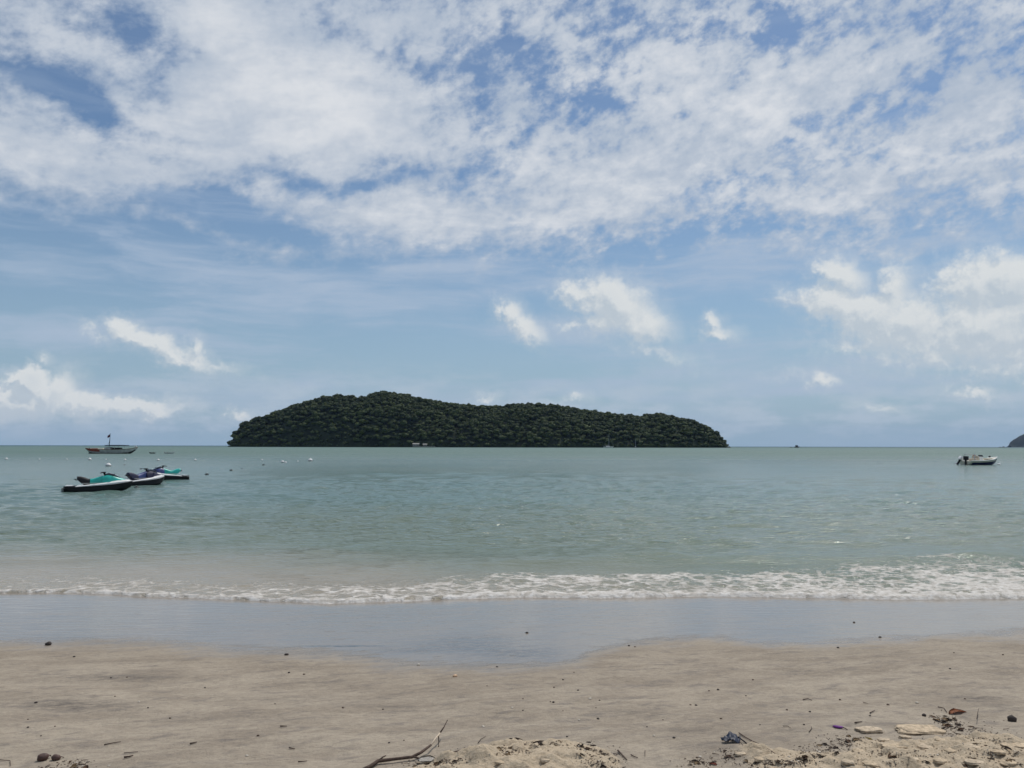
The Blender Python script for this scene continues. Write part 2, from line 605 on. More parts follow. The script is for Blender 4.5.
# ------------------------------------------------------------------ sand
xs = graded(-4.2, 4.2, 0.013, -4000, 4000, 1.035)
ys1 = np.arange(4.2, 6.2, 0.013)
ys2 = np.arange(6.2, 11.2, 0.03)
ys = np.concatenate([graded(4.2, 4.25, 0.03, -4000, 4.25, 1.15)[:-2], ys1, ys2, graded(11.2, 11.3, 0.05, 11.2, 60, 1.2)])
ys = np.unique(np.round(ys, 5))
SX, SY = np.meshgrid(xs, ys)
SZ, SS, SDL, SL = sand_parts(SX, SY)
wob = 0.16 * fbm(SX * 1.1, SY * 1.6, 4, 61)
a_wet = 1 - sstep(SDL - .14 + wob * 2.2, -0.70, 0.55)
a_damp = 1 - sstep(SDL + wob * 2, 0.0, 1.5)
a_dry = SL
a_dark = np.zeros_like(SX)
for (px, py, a, b, k) in [(120, 667, 60, 2.0, .9), (150, 661, 40, 1.5, .5), (60, 697, 45, 5, .9), (110, 697, 40, 4, .5), (385, 700, 30, 2, .8), (470, 693, 30, 3, .25), (625, 706, 24, 2.5, .8), (650, 710, 12, 3, .6), (690, 727, 26, 3, .8), (740, 733, 20, 4, .4),
                          (975, 690, 26, 3.5, .9), (1000, 700, 24, 3, .6), (830, 711, 26, 3, .5), (790, 728, 14, 2.5, .6), (300, 690, 80, 4, .35), (230, 712, 60, 5, .3), (60, 672, 60, 2, .3), (330, 672, 30, 1.3, .4),
                          (350, 646, 28, .8, 1.6), (310, 646, 20, .6, .6), (890, 655, 80, 2, .3), (780, 690, 12, 2, .5), (700, 745, 30, 6, .5), (730, 760, 30, 6, .5), (900, 722, 50, 4, .4), (1000, 736, 40, 5, .5), (860, 735, 16, 5, .4), (620, 762, 20, 8, .4)]:  # thinnest streaks paint a swash ripple's shadow into the sand colour
    z_ = 0.1 if py < 660 else 0.22
    a_dark = a_dark + k * gp(SX, SY, px, py, a, b, 0.0, z_)
for (px, py, a, b, k) in [(465, 650, 60, 8, .55), (520, 660, 40, 7, .7), (480, 640, 50, 5, .3), (400, 655, 40, 3, .4), (60, 640, 60, 4, .25)]:  # dark zones of the wet band's sky reflection, painted as colour
    a_dark = a_dark + k * gp(SX, SY, px, py, a, b, 0.0, 0.07)


def sand_z(x, y):                                       # the built sheet, read back between its vertices
    i = int(np.clip(np.searchsorted(xs, x) - 1, 0, len(xs) - 2)); j = int(np.clip(np.searchsorted(ys, y) - 1, 0, len(ys) - 2))
    u = (x - xs[i]) / (xs[i + 1] - xs[i]); v = (y - ys[j]) / (ys[j + 1] - ys[j])
    return float((SZ[j, i] * (1 - u) + SZ[j, i + 1] * u) * (1 - v) + (SZ[j + 1, i] * (1 - u) + SZ[j + 1, i + 1] * u) * v)


me = grid_mesh('beach', SX, SY, SZ, {'wet': a_wet, 'damp': a_damp, 'dry': a_dry, 'dark': np.clip(a_dark, 0, 2)})
msand = bpy.data.materials.new('sand')
msand.use_nodes = True
t = NT(msand.node_tree)
b = msand.node_tree.nodes['Principled BSDF']
tcn = t.new('ShaderNodeTexCoord')
O = tcn.outputs['Object']
streak = t.mapping(O, (0, 0, 0), (0, 0, R(14)), (1.0, 0.40, 1))
n1 = t.noise(streak, 1.3, 6, 0.62, 0.6)
n2 = t.noise(t.v('ADD', streak, (11, 4, 0)), 4.5, 5, 0.6, 0.3)
n3 = t.noise(O, 60, 4, 0.7)
n4 = t.noise(O, 420, 2, 0.7)
n5 = t.noise(t.mapping(O, (0, 0, 0), (0, 0, R(20)), (1, .6, 1)), 17, 5, 0.68)
wetA, dampA, dryA, darkA = t.attr('wet'), t.attr('damp'), t.attr('dry'), t.attr('dark')
c_mid = t.mix(t.ss(n1, 0.34, 0.66), (0.300, 0.248, 0.190), (0.410, 0.345, 0.266))
c_mid = t.mix(t.m('MULTIPLY', t.ss(n2, 0.50, 0.70), 0.65), c_mid, (0.19, 0.165, 0.145))
c_mid = t.mix(t.m('MULTIPLY', t.ss(n2, 0.45, 0.25), 0.25), c_mid, (0.40, 0.34, 0.265))
c_mid = t.mix(t.m('MULTIPLY', t.ss(n3, 0.45, 0.75), 0.32), c_mid, (0.17, 0.145, 0.12))
c_mid = t.mix(t.ss(n5, 0.42, 0.7, 0.0, 0.30), c_mid, (0.20, 0.165, 0.135))
c_mid = t.mix(t.ss(n5, 0.5, 0.3, 0.0, 0.30), c_mid, (0.46, 0.39, 0.30))
c_dryc = t.mix(t.ss(n3, 0.3, 0.7), (0.45, 0.355, 0.245), (0.57, 0.465, 0.335))
c_s = t.mix(t.m('MULTIPLY', t.ss(t.m('ADD', dryA, t.m('MULTIPLY', t.m('SUBTRACT', n3, .5), .7)), 0.35, 0.75), 0.85), c_mid, c_dryc)
c_s = t.mix(t.m('MULTIPLY', t.ss(n4, 0.56, 0.75), 0.35), c_s, (0.10, 0.085, 0.07))
c_s = t.mix(t.m('MULTIPLY', t.ss(n4, 0.40, 0.28), 0.22), c_s, (0.62, 0.56, 0.46))
dk = t.m('MULTIPLY', darkA, t.ss(t.noise(t.mapping(O, (0, 0, 0), (0, 0, R(10)), (1, .35, 1)), 9, 5, 0.65), 0.3, 0.62))
c_s = t.mix(t.m('MULTIPLY', t.m('MINIMUM', dk, 1.0), 0.75), c_s, (0.10, 0.088, 0.08))
c_s = t.mix(t.m('MULTIPLY', dampA, 0.20), c_s, (0.17, 0.135, 0.10))
wetN = t.ss(t.m('ADD', wetA, t.m('MULTIPLY', t.m('SUBTRACT', n2, 0.5), 0.7)), 0.18, 0.95)
c_s = t.mix(t.m('MULTIPLY', wetN, 0.65), c_s, (0.20, 0.175, 0.15))
c_s = t.mix(t.m('MULTIPLY', t.m('MINIMUM', t.m('MULTIPLY', dk, wetN), 1.0), 0.75), c_s, (0.045, 0.045, 0.05))
t.put(b.inputs['Base Color'], c_s)
t.put(b.inputs['Roughness'], t.m('ADD', t.lin(wetN, 0, 1, 0.9, 0.08), t.m('MULTIPLY', t.m('MULTIPLY', wetN, t.ss(n1, .35, .7)), 0.12)))
t.put(b.inputs['Specular IOR Level'], t.lin(wetN, 0, 1, 0.25, 0.6))
b.inputs['IOR'].default_value = 1.45
bn = t.new('ShaderNodeBump')
hgt = t.m('ADD', t.m('MULTIPLY', n4, 0.0016), t.m('ADD', t.m('MULTIPLY', n3, 0.007), t.m('MULTIPLY', n5, 0.016)))
dryb = t.m('SUBTRACT', 1.0, wetN)
hgt = t.m('MULTIPLY', hgt, t.m('ADD', t.m('MULTIPLY', dryb, 1.0), 0.015))
hgt = t.m('ADD', hgt, t.m('MULTIPLY', t.noise(t.mapping(O, (0, 0, 0), (0, 0, R(14)), (1, .45, 1)), 7.0, 4, 0.6), t.m('MULTIPLY', dryb, 0.02)))
hgt = t.m('ADD', hgt, t.m('MULTIPLY', t.noise(t.mapping(O, (0, 0, 0), (0, 0, R(3)), (1, .25, 1)), 2.2, 4, 0.5), t.m('MULTIPLY', wetN, 0.0045)))
t.put(bn.inputs['Height'], hgt)
bn.inputs['Distance'].default_value = 1.0
bn.inputs['Strength'].default_value = 1.0
t.l.new(bn.outputs[0], b.inputs['Normal'])
tag(link('beach', me, msand), 'grey brown sand beach with a glossy wet band and loose dry lumps', kind='structure')

# ------------------------------------------------------------------ sea
foam_back = curve([(0, 588), (60, 585), (100, 582), (200, 582), (260, 584), (310, 587), (380, 584), (430, 578), (512, 574), (600, 573), (700, 573), (800, 570), (870, 567), (950, 566), (1024, 569)])
rows = []
d = 0.0
s_ = [-0.10, -0.06, -0.03, -0.012, 0.0, 0.012, 0.03, 0.05]
v = 0.08
while v < 12000:
    s_.append(v)
    dist = 10.8 + v
    v += max(0.03, min(dist * dist / (CAM_H * FOC) * 0.42, dist * 0.02))
s_.append(12000)
s_ = np.array(s_)
core = np.linspace(-1, 1, 1150)
tt = np.concatenate([-(1 + np.array([.02, .05, .1, .2, .35, .6, 1, 1.8, 3, 6, 12, 25, 60][::-1])), core, 1 + np.array([.02, .05, .1, .2, .35, .6, 1, 1.8, 3, 6, 12, 25, 60])])
T, S = np.meshgrid(tt, s_)
WX = T * (9.2 + 0.78 * S)
WX = np.clip(WX, -12000, 12000)
blend = np.exp(-np.maximum(S, 0) / 60.0)
WY = shore(WX) * blend + 10.8 * (1 - blend) + S
dist = np.sqrt(WX ** 2 + WY ** 2)
res_y = np.maximum(0.03, dist ** 2 / (CAM_H * FOC) * 0.42)
Zw = np.zeros_like(WX)
rr = np.random.RandomState(3)
wx_ = WX + 0.5 * fbm(WX * .25, WY * .25, 2, 71)
grow = sstep(S, 1.0, 14.0)
for i in range(60):
    lam = 0.28 * (1.085 ** i) * rr.uniform(.9, 1.1)
    if lam > 9: lam = rr.uniform(.5, 2.2)
    th = rr.normal(R(8), R(30))
    k = 2 * math.pi / lam
    amp = 0.0056 * lam ** 0.9 if lam < 1.3 else 0.0056 * 1.3 ** .9 * (1.3 / lam) ** .35
    ph = k * (wx_ * math.sin(th) + WY * math.cos(th)) + rr.uniform(0, 6.28)
    fade = 1 - sstep(res_y, lam * 0.28, lam * 0.6)
    env = 0.55 + 0.9 * np.clip(fbm(WX / (lam * 5) + i, WY / (lam * 4), 2, 80 + i) + .35, 0, 1.3)
    sn = np.sin(ph)
    Zw += amp * fade * env * (sn + 0.35 * np.cos(2 * ph)) * (0.25 + 0.75 * grow)
# the small swell that is about to break, strongest on the right
rt = sstep(WX, -6.0, 6.0)
cr1 = 3.55 + 0.35 * fbm(WX * .35, WX * 0, 3, 91)
Zw += (0.035 + 0.125 * rt) * np.exp(-((S - cr1) / np.where(S < cr1, 0.62, 1.3)) ** 2) * (0.75 + .5 * fbm(WX * .5, WX * 0 + 5, 2, 93))
cr2 = 6.6 + 0.6 * fbm(WX * .22, WX * 0 + 9, 3, 95)
Zw += 0.055 * np.exp(-((S - cr2) / np.where(S < cr2, .6, 1.3)) ** 2) * np.clip(.5 + 1.2 * fbm(WX * .3, WX * 0 + 15, 2, 97), 0, 1.4)
cr3 = 11.5 + 1.0 * fbm(WX * .15, WX * 0 + 9, 3, 99)
Zw += 0.05 * np.exp(-((S - cr3) / 1.3) ** 2) * np.clip(.4 + 1.4 * fbm(WX * .2, WX * 0 + 25, 2, 98), 0, 1.4)
# swash front: a rolled lip of foam that dives into the sand
fb = foam_back(WX) - shore(WX)
fb = np.maximum(fb, 0.35)
q = S / fb
lip = sstep(S, -0.10, 0.03)
sand_here = np.where(S < 0, -0.036 * S, 0)
foamy = (1 - sstep(q, 0.75, 1.25))
Zw = np.where(S < 0.8, Zw * sstep(S, 0.0, 0.8), Zw)
Zw += lip * (0.026 * np.exp(-np.maximum(S, 0) / 0.5) + 0.012) - (1 - lip) * 0.03
Zw += foamy * lip * sstep(S, 0, .06) * (0.012 * np.abs(fbm(WX * 6, WY * 9, 4, 101)) + 0.016 * np.clip(fbm(WX * 2.2, WY * 4, 3, 103), 0, 1)) * (1 + 1.2 * rt)
# attributes
dense = (1 - sstep(q + .35 * fbm(WX * 1.2, WY * 1.5, 3, 105), 0.62, 1.12))
lace = (1 - sstep(S, 0.9 + 0.6 * rt + sstep(WX, 3, 8) * 0.9, 2.0 + 0.9 * rt + sstep(WX, 3, 8) * 1.1)) * (0.36 + .18 * rt)
lace = lace + 0.34 * np.exp(-((S - cr1 + .15) / .16) ** 2) * sstep(WX, 1.0, 7.5) * sstep(fbm(WX * .8, WX * 0 + 2, 3, 107), -.2, .4)
patchy = 0.30 * fbm(WX * .7, WY * 1.3, 3, 113)
foam = np.clip(np.maximum(dense * (0.50 + .30 * rt + patchy), lace * (1 + patchy)), 0, 1)
front = np.exp(-np.maximum(S, 0) / 0.10)
foam = np.clip(foam + 0.35 * front, 0, 1.2) * (S > -0.2)
sed = 1 - sstep(S + 1.0 * fbm(WX * .3, WY * .5, 3, 109) + 2.8 * rt, 1.0, 6.0)
shal = 1 - sstep(S + 3 * fbm(WX * .1, WY * .2, 3, 111), 3.0, 26.0)
me = grid_mesh('sea', WX, WY, Zw, {'foam': foam, 'sed': np.clip(sed, 0, 1), 'shal': np.clip(shal, 0, 1)})
msea = bpy.data.materials.new('sea_water')
msea.use_nodes = True
t = NT(msea.node_tree)
b = msea.node_tree.nodes['Principled BSDF']
tcn = t.new('ShaderNodeTexCoord')
O = tcn.outputs['Object']
ox, oy, oz = t.sep(O)
fa, sa, ha = t.attr('foam'), t.attr('sed'), t.attr('shal')
patch = t.noise(t.mapping(O, sc=(1.0, .5, 1)), 0.05, 4, 0.55)
deep = t.mix(t.ss(patch, .3, .7), (0.095, 0.168, 0.145), (0.122, 0.186, 0.156))
deep = t.mix(t.ss(oy, 250.0, 3000.0), deep, (0.030, 0.078, 0.092))
cw = t.mix(t.m('MULTIPLY', ha, 0.80), deep, (0.150, 0.175, 0.115))
cw = t.mix(t.m('MULTIPLY', sa, 0.85), cw, (0.330, 0.275, 0.205))
near = t.ss(oy, 400.0, 20.0)
rip = t.noise(t.mapping(O, (0, 0, 0), (0, 0, R(-8)), (1, .55, 1)), 5.5, 5, 0.6, 0.3)
rip2 = t.noise(t.mapping(O, (0, 0, 0), (0, 0, R(6)), (1, .42, 1)), 1.1, 6, 0.66, 0.2)
bn = t.new('ShaderNodeBump')
bn.inputs['Strength'].default_value = 1.0
bn.inputs['Distance'].default_value = 1.0
h_ = t.m('ADD', t.m('MULTIPLY', rip, 0.020), t.m('MULTIPLY', rip2, t.ss(oy, 15.0, 110.0, 0.05, 0.42)))
rdn = t.noise(t.mapping(O, (0, 0, 0), (0, 0, R(7)), (1, .40, 1)), 1.0, 3, 0.5, 0.15)
rdg = t.m('POWER', t.m('SUBTRACT', 1.0, t.m('ABSOLUTE', t.m('MULTIPLY_ADD', rdn, 4.0, -2.0)), clamp=True), 2.0)
rdn2 = t.noise(t.mapping(O, (3, 9, 0), (0, 0, R(-9)), (1, .40, 1)), 2.3, 3, 0.5, 0.15)
rdg2 = t.m('POWER', t.m('SUBTRACT', 1.0, t.m('ABSOLUTE', t.m('MULTIPLY_ADD', rdn2, 4.0, -2.0)), clamp=True), 2.0)
gust = t.ss(t.noise(t.mapping(O, sc=(1, .5, 1)), 0.09, 3, 0.5), 0.3, 0.65, 0.45, 1.15)
hr_ = t.m('MULTIPLY', t.m('ADD', t.m('MULTIPLY', rdg, 0.038), t.m('MULTIPLY', rdg2, 0.018)), t.m('MULTIPLY', gust, t.ss(oy, 12.5, 17.0)))
t.put(bn.inputs['Height'], t.m('ADD', h_, hr_))
# foam lace
fw = t.v('ADD', O, t.v('SCALE', t.v('SUBTRACT', t.noise(O, 2.0, 4, .6, out=1), (.5, .5, .5)), scale=0.35))
vor = t.new('ShaderNodeTexVoronoi', feature='DISTANCE_TO_EDGE')
t.put(vor.inputs['Vector'], t.mapping(fw, sc=(1, .8, 1)))
vor.inputs['Scale'].default_value = 3.2
cells = t.ss(vor.outputs[0], 0.26, 0.0)
fn = t.noise(fw, 11, 5, 0.7)
fn2 = t.noise(t.mapping(fw, sc=(1, .6, 1)), 2.6, 5, 0.65)
fm = t.m('ADD', fa, t.m('ADD', t.m('MULTIPLY', t.m('SUBTRACT', cells, 0.5), 0.42), t.m('ADD', t.m('MULTIPLY', t.m('SUBTRACT', fn, .5), 0.75), t.m('MULTIPLY', t.m('SUBTRACT', fn2, .5), 0.95))))
fm = t.ss(fm, 0.42, 0.88)
fm = t.m('MULTIPLY', fm, t.ss(fa, 0.02, 0.2))
# small crests catching foam farther out
foamc = t.mix(t.ss(fn, .35, .65), (0.46, 0.42, 0.37), (0.72, 0.69, 0.65))
t.put(b.inputs['Base Color'], t.mix(t.m('MULTIPLY', fm, 0.93), cw, foamc))
t.put(b.inputs['Roughness'], t.mix(fm, t.ss(oy, 15.0, 250.0, 0.10, 0.50), 0.75))
b.inputs['IOR'].default_value = 1.333
t.put(b.inputs['Specular IOR Level'], t.m('MULTIPLY', t.lin(fm, 0, 1, 0.5, 0.2), t.ss(oy, 150.0, 1500.0, 1.0, 0.55)))
bn2 = t.new('ShaderNodeBump')
bn2.inputs['Strength'].default_value = 1.0
bn2.inputs['Distance'].default_value = 1.0
t.put(bn2.inputs['Height'], t.m('MULTIPLY', fm, t.m('MULTIPLY', fn, 0.03)))
t.l.new(bn.outputs[0], bn2.inputs['Normal'])
t.l.new(bn2.outputs[0], b.inputs['Normal'])
tag(link('sea', me, msea), 'rippled grey green sea with white foam breaking along the sand', kind='structure')

# ------------------------------------------------------------------ island
ISL_D = 1230.0
prof = [(231, 446), (234, 438), (238, 430), (245, 422), (255, 418), (266, 415), (280, 410), (296, 404), (315, 399), (335, 395.5), (345, 395.5), (354, 397), (361, 398.5), (370, 394), (378, 391.5), (386, 390.5), (400, 393.5), (420, 398), (445, 403), (460, 405), (474, 405), (500, 406), (518, 404), (545, 403.5), (556, 404), (570, 407), (582, 409), (602, 412), (620, 414), (642, 415.5), (655, 414), (663, 413.5), (683, 417), (696, 420.5), (708, 426), (719, 434.5), (725, 440), (728, 446)]
pxs = np.array([(p[0] - 512) / FOC * ISL_D for p in prof])
phs = np.array([(446 - p[1]) / FOC * ISL_D for p in prof])
x0, x1 = pxs[0], pxs[-1]


def isl_h(x, y):
    x = np.asarray(x, float); y = np.asarray(y, float)
    x = x * (1 + .75 * (ISL_D - np.minimum(y, ISL_D)) / ISL_D)    # the shore draws in towards the beach side
    ridge = np.interp(x, pxs, phs)
    ridge = np.maximum(ridge - 8.2, 0.0)
    u = (x - x0) / (x1 - x0)
    half = 24 + 130 * np.clip(np.sin(np.pi * np.clip(u, 0, 1)), 0, 1) ** 0.7
    vv = (y - ISL_D) / half
    cross = np.clip(1 - np.abs(vv) ** 1.9, 0, 1)
    n_ = fbm(x / 90.0, y / 60.0, 4, 201)
    h = ridge * cross ** 0.8 * (1 + 0.30 * n_ * (1 - np.exp(-(vv * 2.2) ** 2))) + 2.2 * cross
    return np.where((x > x0 - 2) & (x < x1 + 2) & (np.abs(vv) < 1), h, -4.0)


ix = np.linspace(x0 - 6, x1 + 6, 420)
iy = np.linspace(ISL_D - 180, ISL_D + 180, 150)
IX, IY = np.meshgrid(ix, iy)
IZ = isl_h(IX, IY)
me = grid_mesh('island_hill', IX, IY, IZ, {})
m_soil = material('island_soil', (0.022, 0.030, 0.016), 0.95, 0.2, 0.5, 0.05)
tag(link('island_hill', me, m_soil), 'ground of the wooded island under the trees', kind='structure')


def foliage_material(name, tint=1.0):
    m = bpy.data.materials.new(name)
    m.use_nodes = True
    t = NT(m.node_tree)
    b = m.node_tree.nodes['Principled BSDF']
    rv = t.attr('rnd')
    tcn = t.new('ShaderNodeTexCoord')
    nn = t.noise(tcn.outputs['Object'], 0.02, 4, 0.6)
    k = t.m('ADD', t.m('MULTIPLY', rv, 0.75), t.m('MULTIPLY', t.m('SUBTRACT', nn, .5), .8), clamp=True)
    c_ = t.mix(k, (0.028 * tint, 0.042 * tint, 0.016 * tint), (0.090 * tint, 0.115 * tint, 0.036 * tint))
    c_ = t.mix(t.ss(t.noise(tcn.outputs['Object'], 0.11, 3, 0.6), 0.55, 0.72, 0.0, 0.55), c_, (0.068, 0.088, 0.030))
    t.put(b.inputs['Base Color'], c_)
    b.inputs['Roughness'].default_value = 0.75
    b.inputs['Specular IOR Level'].default_value = 0.2
    return m


m_leaf = foliage_material('forest_foliage')


def crown_proto(seed, nl):
    """leaf clumps spread through an uneven crown of unit radius: arrays of triangles/quads"""
    r_ = np.random.RandomState(seed)
    lobes = [(r_.uniform(-.45, .45), r_.uniform(-.45, .45), r_.uniform(-.25, .35), r_.uniform(.42, .68)) for _ in range(6)]
    lobes.append((0, 0, -.05, .7))
    q_ = []
    for i in range(nl):
        L = lobes[r_.randint(len(lobes))]
        d_ = r_.normal(size=3); d_ /= np.linalg.norm(d_)
        if d_[2] < -0.3: d_[2] *= -0.6
        d_ /= np.linalg.norm(d_)
        c_ = np.array(L[:3]) + d_ * L[3] * r_.uniform(.82, 1.06)
        n_ = d_ + r_.normal(size=3) * .45; n_ /= np.linalg.norm(n_)
        a_ = np.cross(n_, r_.normal(size=3)); a_ /= np.linalg.norm(a_); b_ = np.cross(n_, a_)
        s2 = r_.uniform(.10, .22)
        q_.append([c_ - a_ * s2 - b_ * s2 * .6, c_ + a_ * s2 - b_ * s2 * .7, c_ + a_ * s2 * .8 + b_ * s2, c_ - a_ * s2 * .7 + b_ * s2 * .8])
    # an inner body so that the crown is not see-through everywhere
    bm = bmesh.new()
    for L in lobes:
        r2 = bmesh.ops.create_icosphere(bm, subdivisions=1, radius=L[3] * .86)
        for v_ in r2['verts']:
            v_.co += Vector(L[:3])
    core_v = np.array([v_.co[:] for v_ in bm.verts]); bm.verts.index_update()
    core_f = np.array([[v_.index for v_ in f_.verts] for f_ in bm.faces])
    bm.free()
    return np.array(q_).reshape(-1, 3), core_v, core_f


protos = [crown_proto(500 + i, 150) for i in range(6)]


def forest(name, pts, m):
    """pts: (x, y, z, radius, height scale)"""
    V_, F_, Rn, Ft = [], [], [], []
    base = 0
    r_ = np.random.RandomState(9)
    loops, starts, totals = [], [], []
    ls = 0
    for (x, y, z, rad, hs) in pts:
        qv, cv, cf = protos[r_.randint(len(protos))]
        a = r_.uniform(0, 6.28); c_, s2 = math.cos(a), math.sin(a)
        M = np.array([[c_, -s2, 0], [s2, c_, 0], [0, 0, hs]]) * rad
        rn = r_.uniform()
        q1 = qv @ M.T + (x, y, z)
        c1 = cv @ M.T + (x, y, z)
        nq = len(q1) // 4
        V_.append(q1); V_.append(c1)
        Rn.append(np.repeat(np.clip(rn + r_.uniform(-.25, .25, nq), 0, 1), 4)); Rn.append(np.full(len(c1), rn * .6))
        loops.append((np.arange(len(q1)) + base)); starts.append(ls + np.arange(nq) * 4); totals.append(np.full(nq, 4)); ls += len(q1)
        base += len(q1)
        loops.append(cf.ravel() + base); starts.append(ls + np.arange(len(cf)) * 3); totals.append(np.full(len(cf), 3)); ls += cf.size
        base += len(c1)
    V_ = np.concatenate(V_).astype(np.float32); loops = np.concatenate(loops).astype(np.int32)
    starts = np.concatenate(starts).astype(np.int32); totals = np.concatenate(totals).astype(np.int32)
    me = bpy.data.meshes.new(name)
    me.vertices.add(len(V_)); me.vertices.foreach_set('co', V_.ravel())
    me.loops.add(len(loops)); me.loops.foreach_set('vertex_index', loops)
    me.polygons.add(len(starts)); me.polygons.foreach_set('loop_start', starts); me.polygons.foreach_set('loop_total', totals)
    me.update(calc_edges=True)
    at_ = me.attributes.new('rnd', 'FLOAT', 'POINT'); at_.data.foreach_set('value', np.concatenate(Rn).astype(np.float32))
    return link(name, me, m)


fr = np.random.RandomState(21)
pts = []
cell = 5.7
for gx in np.arange(x0 + 5, x1 - 4, cell):
    for gy in np.arange(ISL_D - 180, ISL_D + 130, cell * 1.05):
        x = gx + fr.uniform(-.5, .5) * cell; y = gy + fr.uniform(-.5, .5) * cell
        if y > ISL_D + 45 and fr.uniform() < .55: continue
        h = float(isl_h(x, y))
        if h < -1: continue
        rad = 2.6 + 4.3 * fr.uniform() ** 1.5 + (1.2 if fr.uniform() < .05 and h < 55 else 0)
        if h < 6: rad *= .8
        pts.append((x, y, h + 1.2 + rad * fr.uniform(.35, .75), rad, fr.uniform(.60, .90)))
# overhanging trees along the two ends and the front waterline
for u_ in np.arange(x0 + 9, x1 - 8, 4.5):
    uu = (u_ - x0) / (x1 - x0)
    half = 24 + 130 * max(0, math.sin(math.pi * uu)) ** 0.7
    for k_ in range(2):
        y = ISL_D - half * fr.uniform(.93, .98)
        pts.append((u_ * (1 - .75 * (ISL_D - y) / ISL_D) + fr.uniform(-2, 2), y, fr.uniform(1.5, 4.0), fr.uniform(3.0, 4.8), fr.uniform(.7, 1.0)))
tag(forest('island_forest', pts, m_leaf), 'dense dark green forest covering the long low island', kind='stuff')

# far blue headland at the right edge
HD = 5200.0
hprof = [(1005, 447), (1007.5, 445.5), (1009, 442), (1012, 439.5), (1016, 437), (1020, 435), (1024, 433), (1040, 427), (1070, 418), (1120, 405), (1180, 400), (1240, 410), (1320, 425), (1400, 440), (1440, 448)]
hx = np.array([(p[0] - 512) / FOC * HD for p in hprof]); hh = np.array([(446.9 - p[1]) / FOC * HD for p in hprof])
gx_ = np.linspace(hx[0] - 20, hx[-1] + 20, 500); gy_ = np.linspace(HD - 500, HD + 700, 60)
GX, GY = np.meshgrid(gx_, gy_)
vv = (GY - HD) / np.where(GY < HD, 90 + 0.45 * (GX - hx[0]).clip(0, 800), 300)
hr = np.interp(GX * (1 + .95 * (HD - GY) / HD), hx, hh)
GZ = hr * np.clip(1 - np.abs(vv) ** 1.8, 0, 1) * (1 + .12 * fbm(GX / 150, GY / 150, 5, 301)) + 4 * fbm(GX / 18, GY / 18, 3, 303) * (hr > 4) - 2.0 * (np.abs(vv) > .97)
me = grid_mesh('headland_hill', GX, GY, GZ, {})
m_hill = material('headland_forest', (0.012, 0.018, 0.014), 0.9, 0.2, 0.5, 0.02)
tag(link('headland_hill', me, m_hill), 'far blue wooded headland cut by the right edge of the photo', kind='structure')

m_rock = material('dark_rock', (0.07, 0.065, 0.06), 0.9, 0.3, 0.4, 0.6, bump=0.05)
for (px, dist_, wd, ht, lb) in [(1002, 3600, 20, 3.5, 'small dark rock islet on the horizon left of the far headland')]:
    p = far(px, dist_)
    rk = MB()
    for k_ in range(4):
        rk.ball((random.Random(k_).uniform(-.5, .5) * wd, k_, 0), (wd * .35, wd * .3, ht * (1 - .15 * k_)), 2, .25, k_)
    o = rk.build('rock_islet', m_rock)
    o.location = p
    tag(o, lb, 'rock')

# ------------------------------------------------------------------ materials of the things
M_black = material('black_plastic', (0.012, 0.012, 0.015), 0.5, 0.25, .2, 5)
M_white = material('white_gelcoat', (0.74, 0.73, 0.71), 0.3, 0.5, .08, 3, coat=.3)
M_teal = material('teal_gelcoat', (0.010, 0.40, 0.34), 0.35, 0.5, .12, 3, coat=.2)
M_teald = material('teal_seat', (0.012, 0.30, 0.27), 0.55, 0.4, .15, 6)
M_navy = material('navy_gelcoat', (0.020, 0.040, 0.16), 0.4, 0.5, .15, 3, coat=.2)
M_navyd = material('navy_seat', (0.016, 0.018, 0.05), 0.6, 0.4, .15, 6)
M_grey = material('grey_rubber', (0.30, 0.30, 0.29), 0.7, 0.3, .15, 9)
M_steel = material('steel', (0.45, 0.46, 0.47), 0.3, 0.5, .1, 9, metal=.9)
M_glass = material('smoked_glass', (0.02, 0.03, 0.04), 0.08, 0.6)
M_red = material('faded_red_paint', (0.27, 0.055, 0.04), 0.55, 0.4, .3, 2)
M_hullgrey = material('weathered_white_paint', (0.46, 0.46, 0.44), 0.55, 0.4, .2, 1.5)
M_wood = material('boat_wood', (0.16, 0.09, 0.05), 0.7, 0.3, .3, 4)
M_tarp = material('blue_tarpaulin', (0.045, 0.07, 0.10), 0.7, 0.3, .3, 3)
M_cream = material('cream_gelcoat', (0.66, 0.62, 0.50), 0.35, 0.5, .1, 3)
M_navyh = material('navy_hull_stripe', (0.012, 0.018, 0.085), 0.35, 0.5, .2, 3)
M_flag = material('red_flag', (0.10, 0.03, 0.05), 0.8, 0.2, .3, 5)
M_rope = material('rope', (0.22, 0.19, 0.14), 0.9, 0.2, .3, 30)


def interp(x, tab):
    xs_ = [a[0] for a in tab]
    return [float(np.interp(x, xs_, [a[i] for a in tab])) for i in range(1, len(tab[0]))]


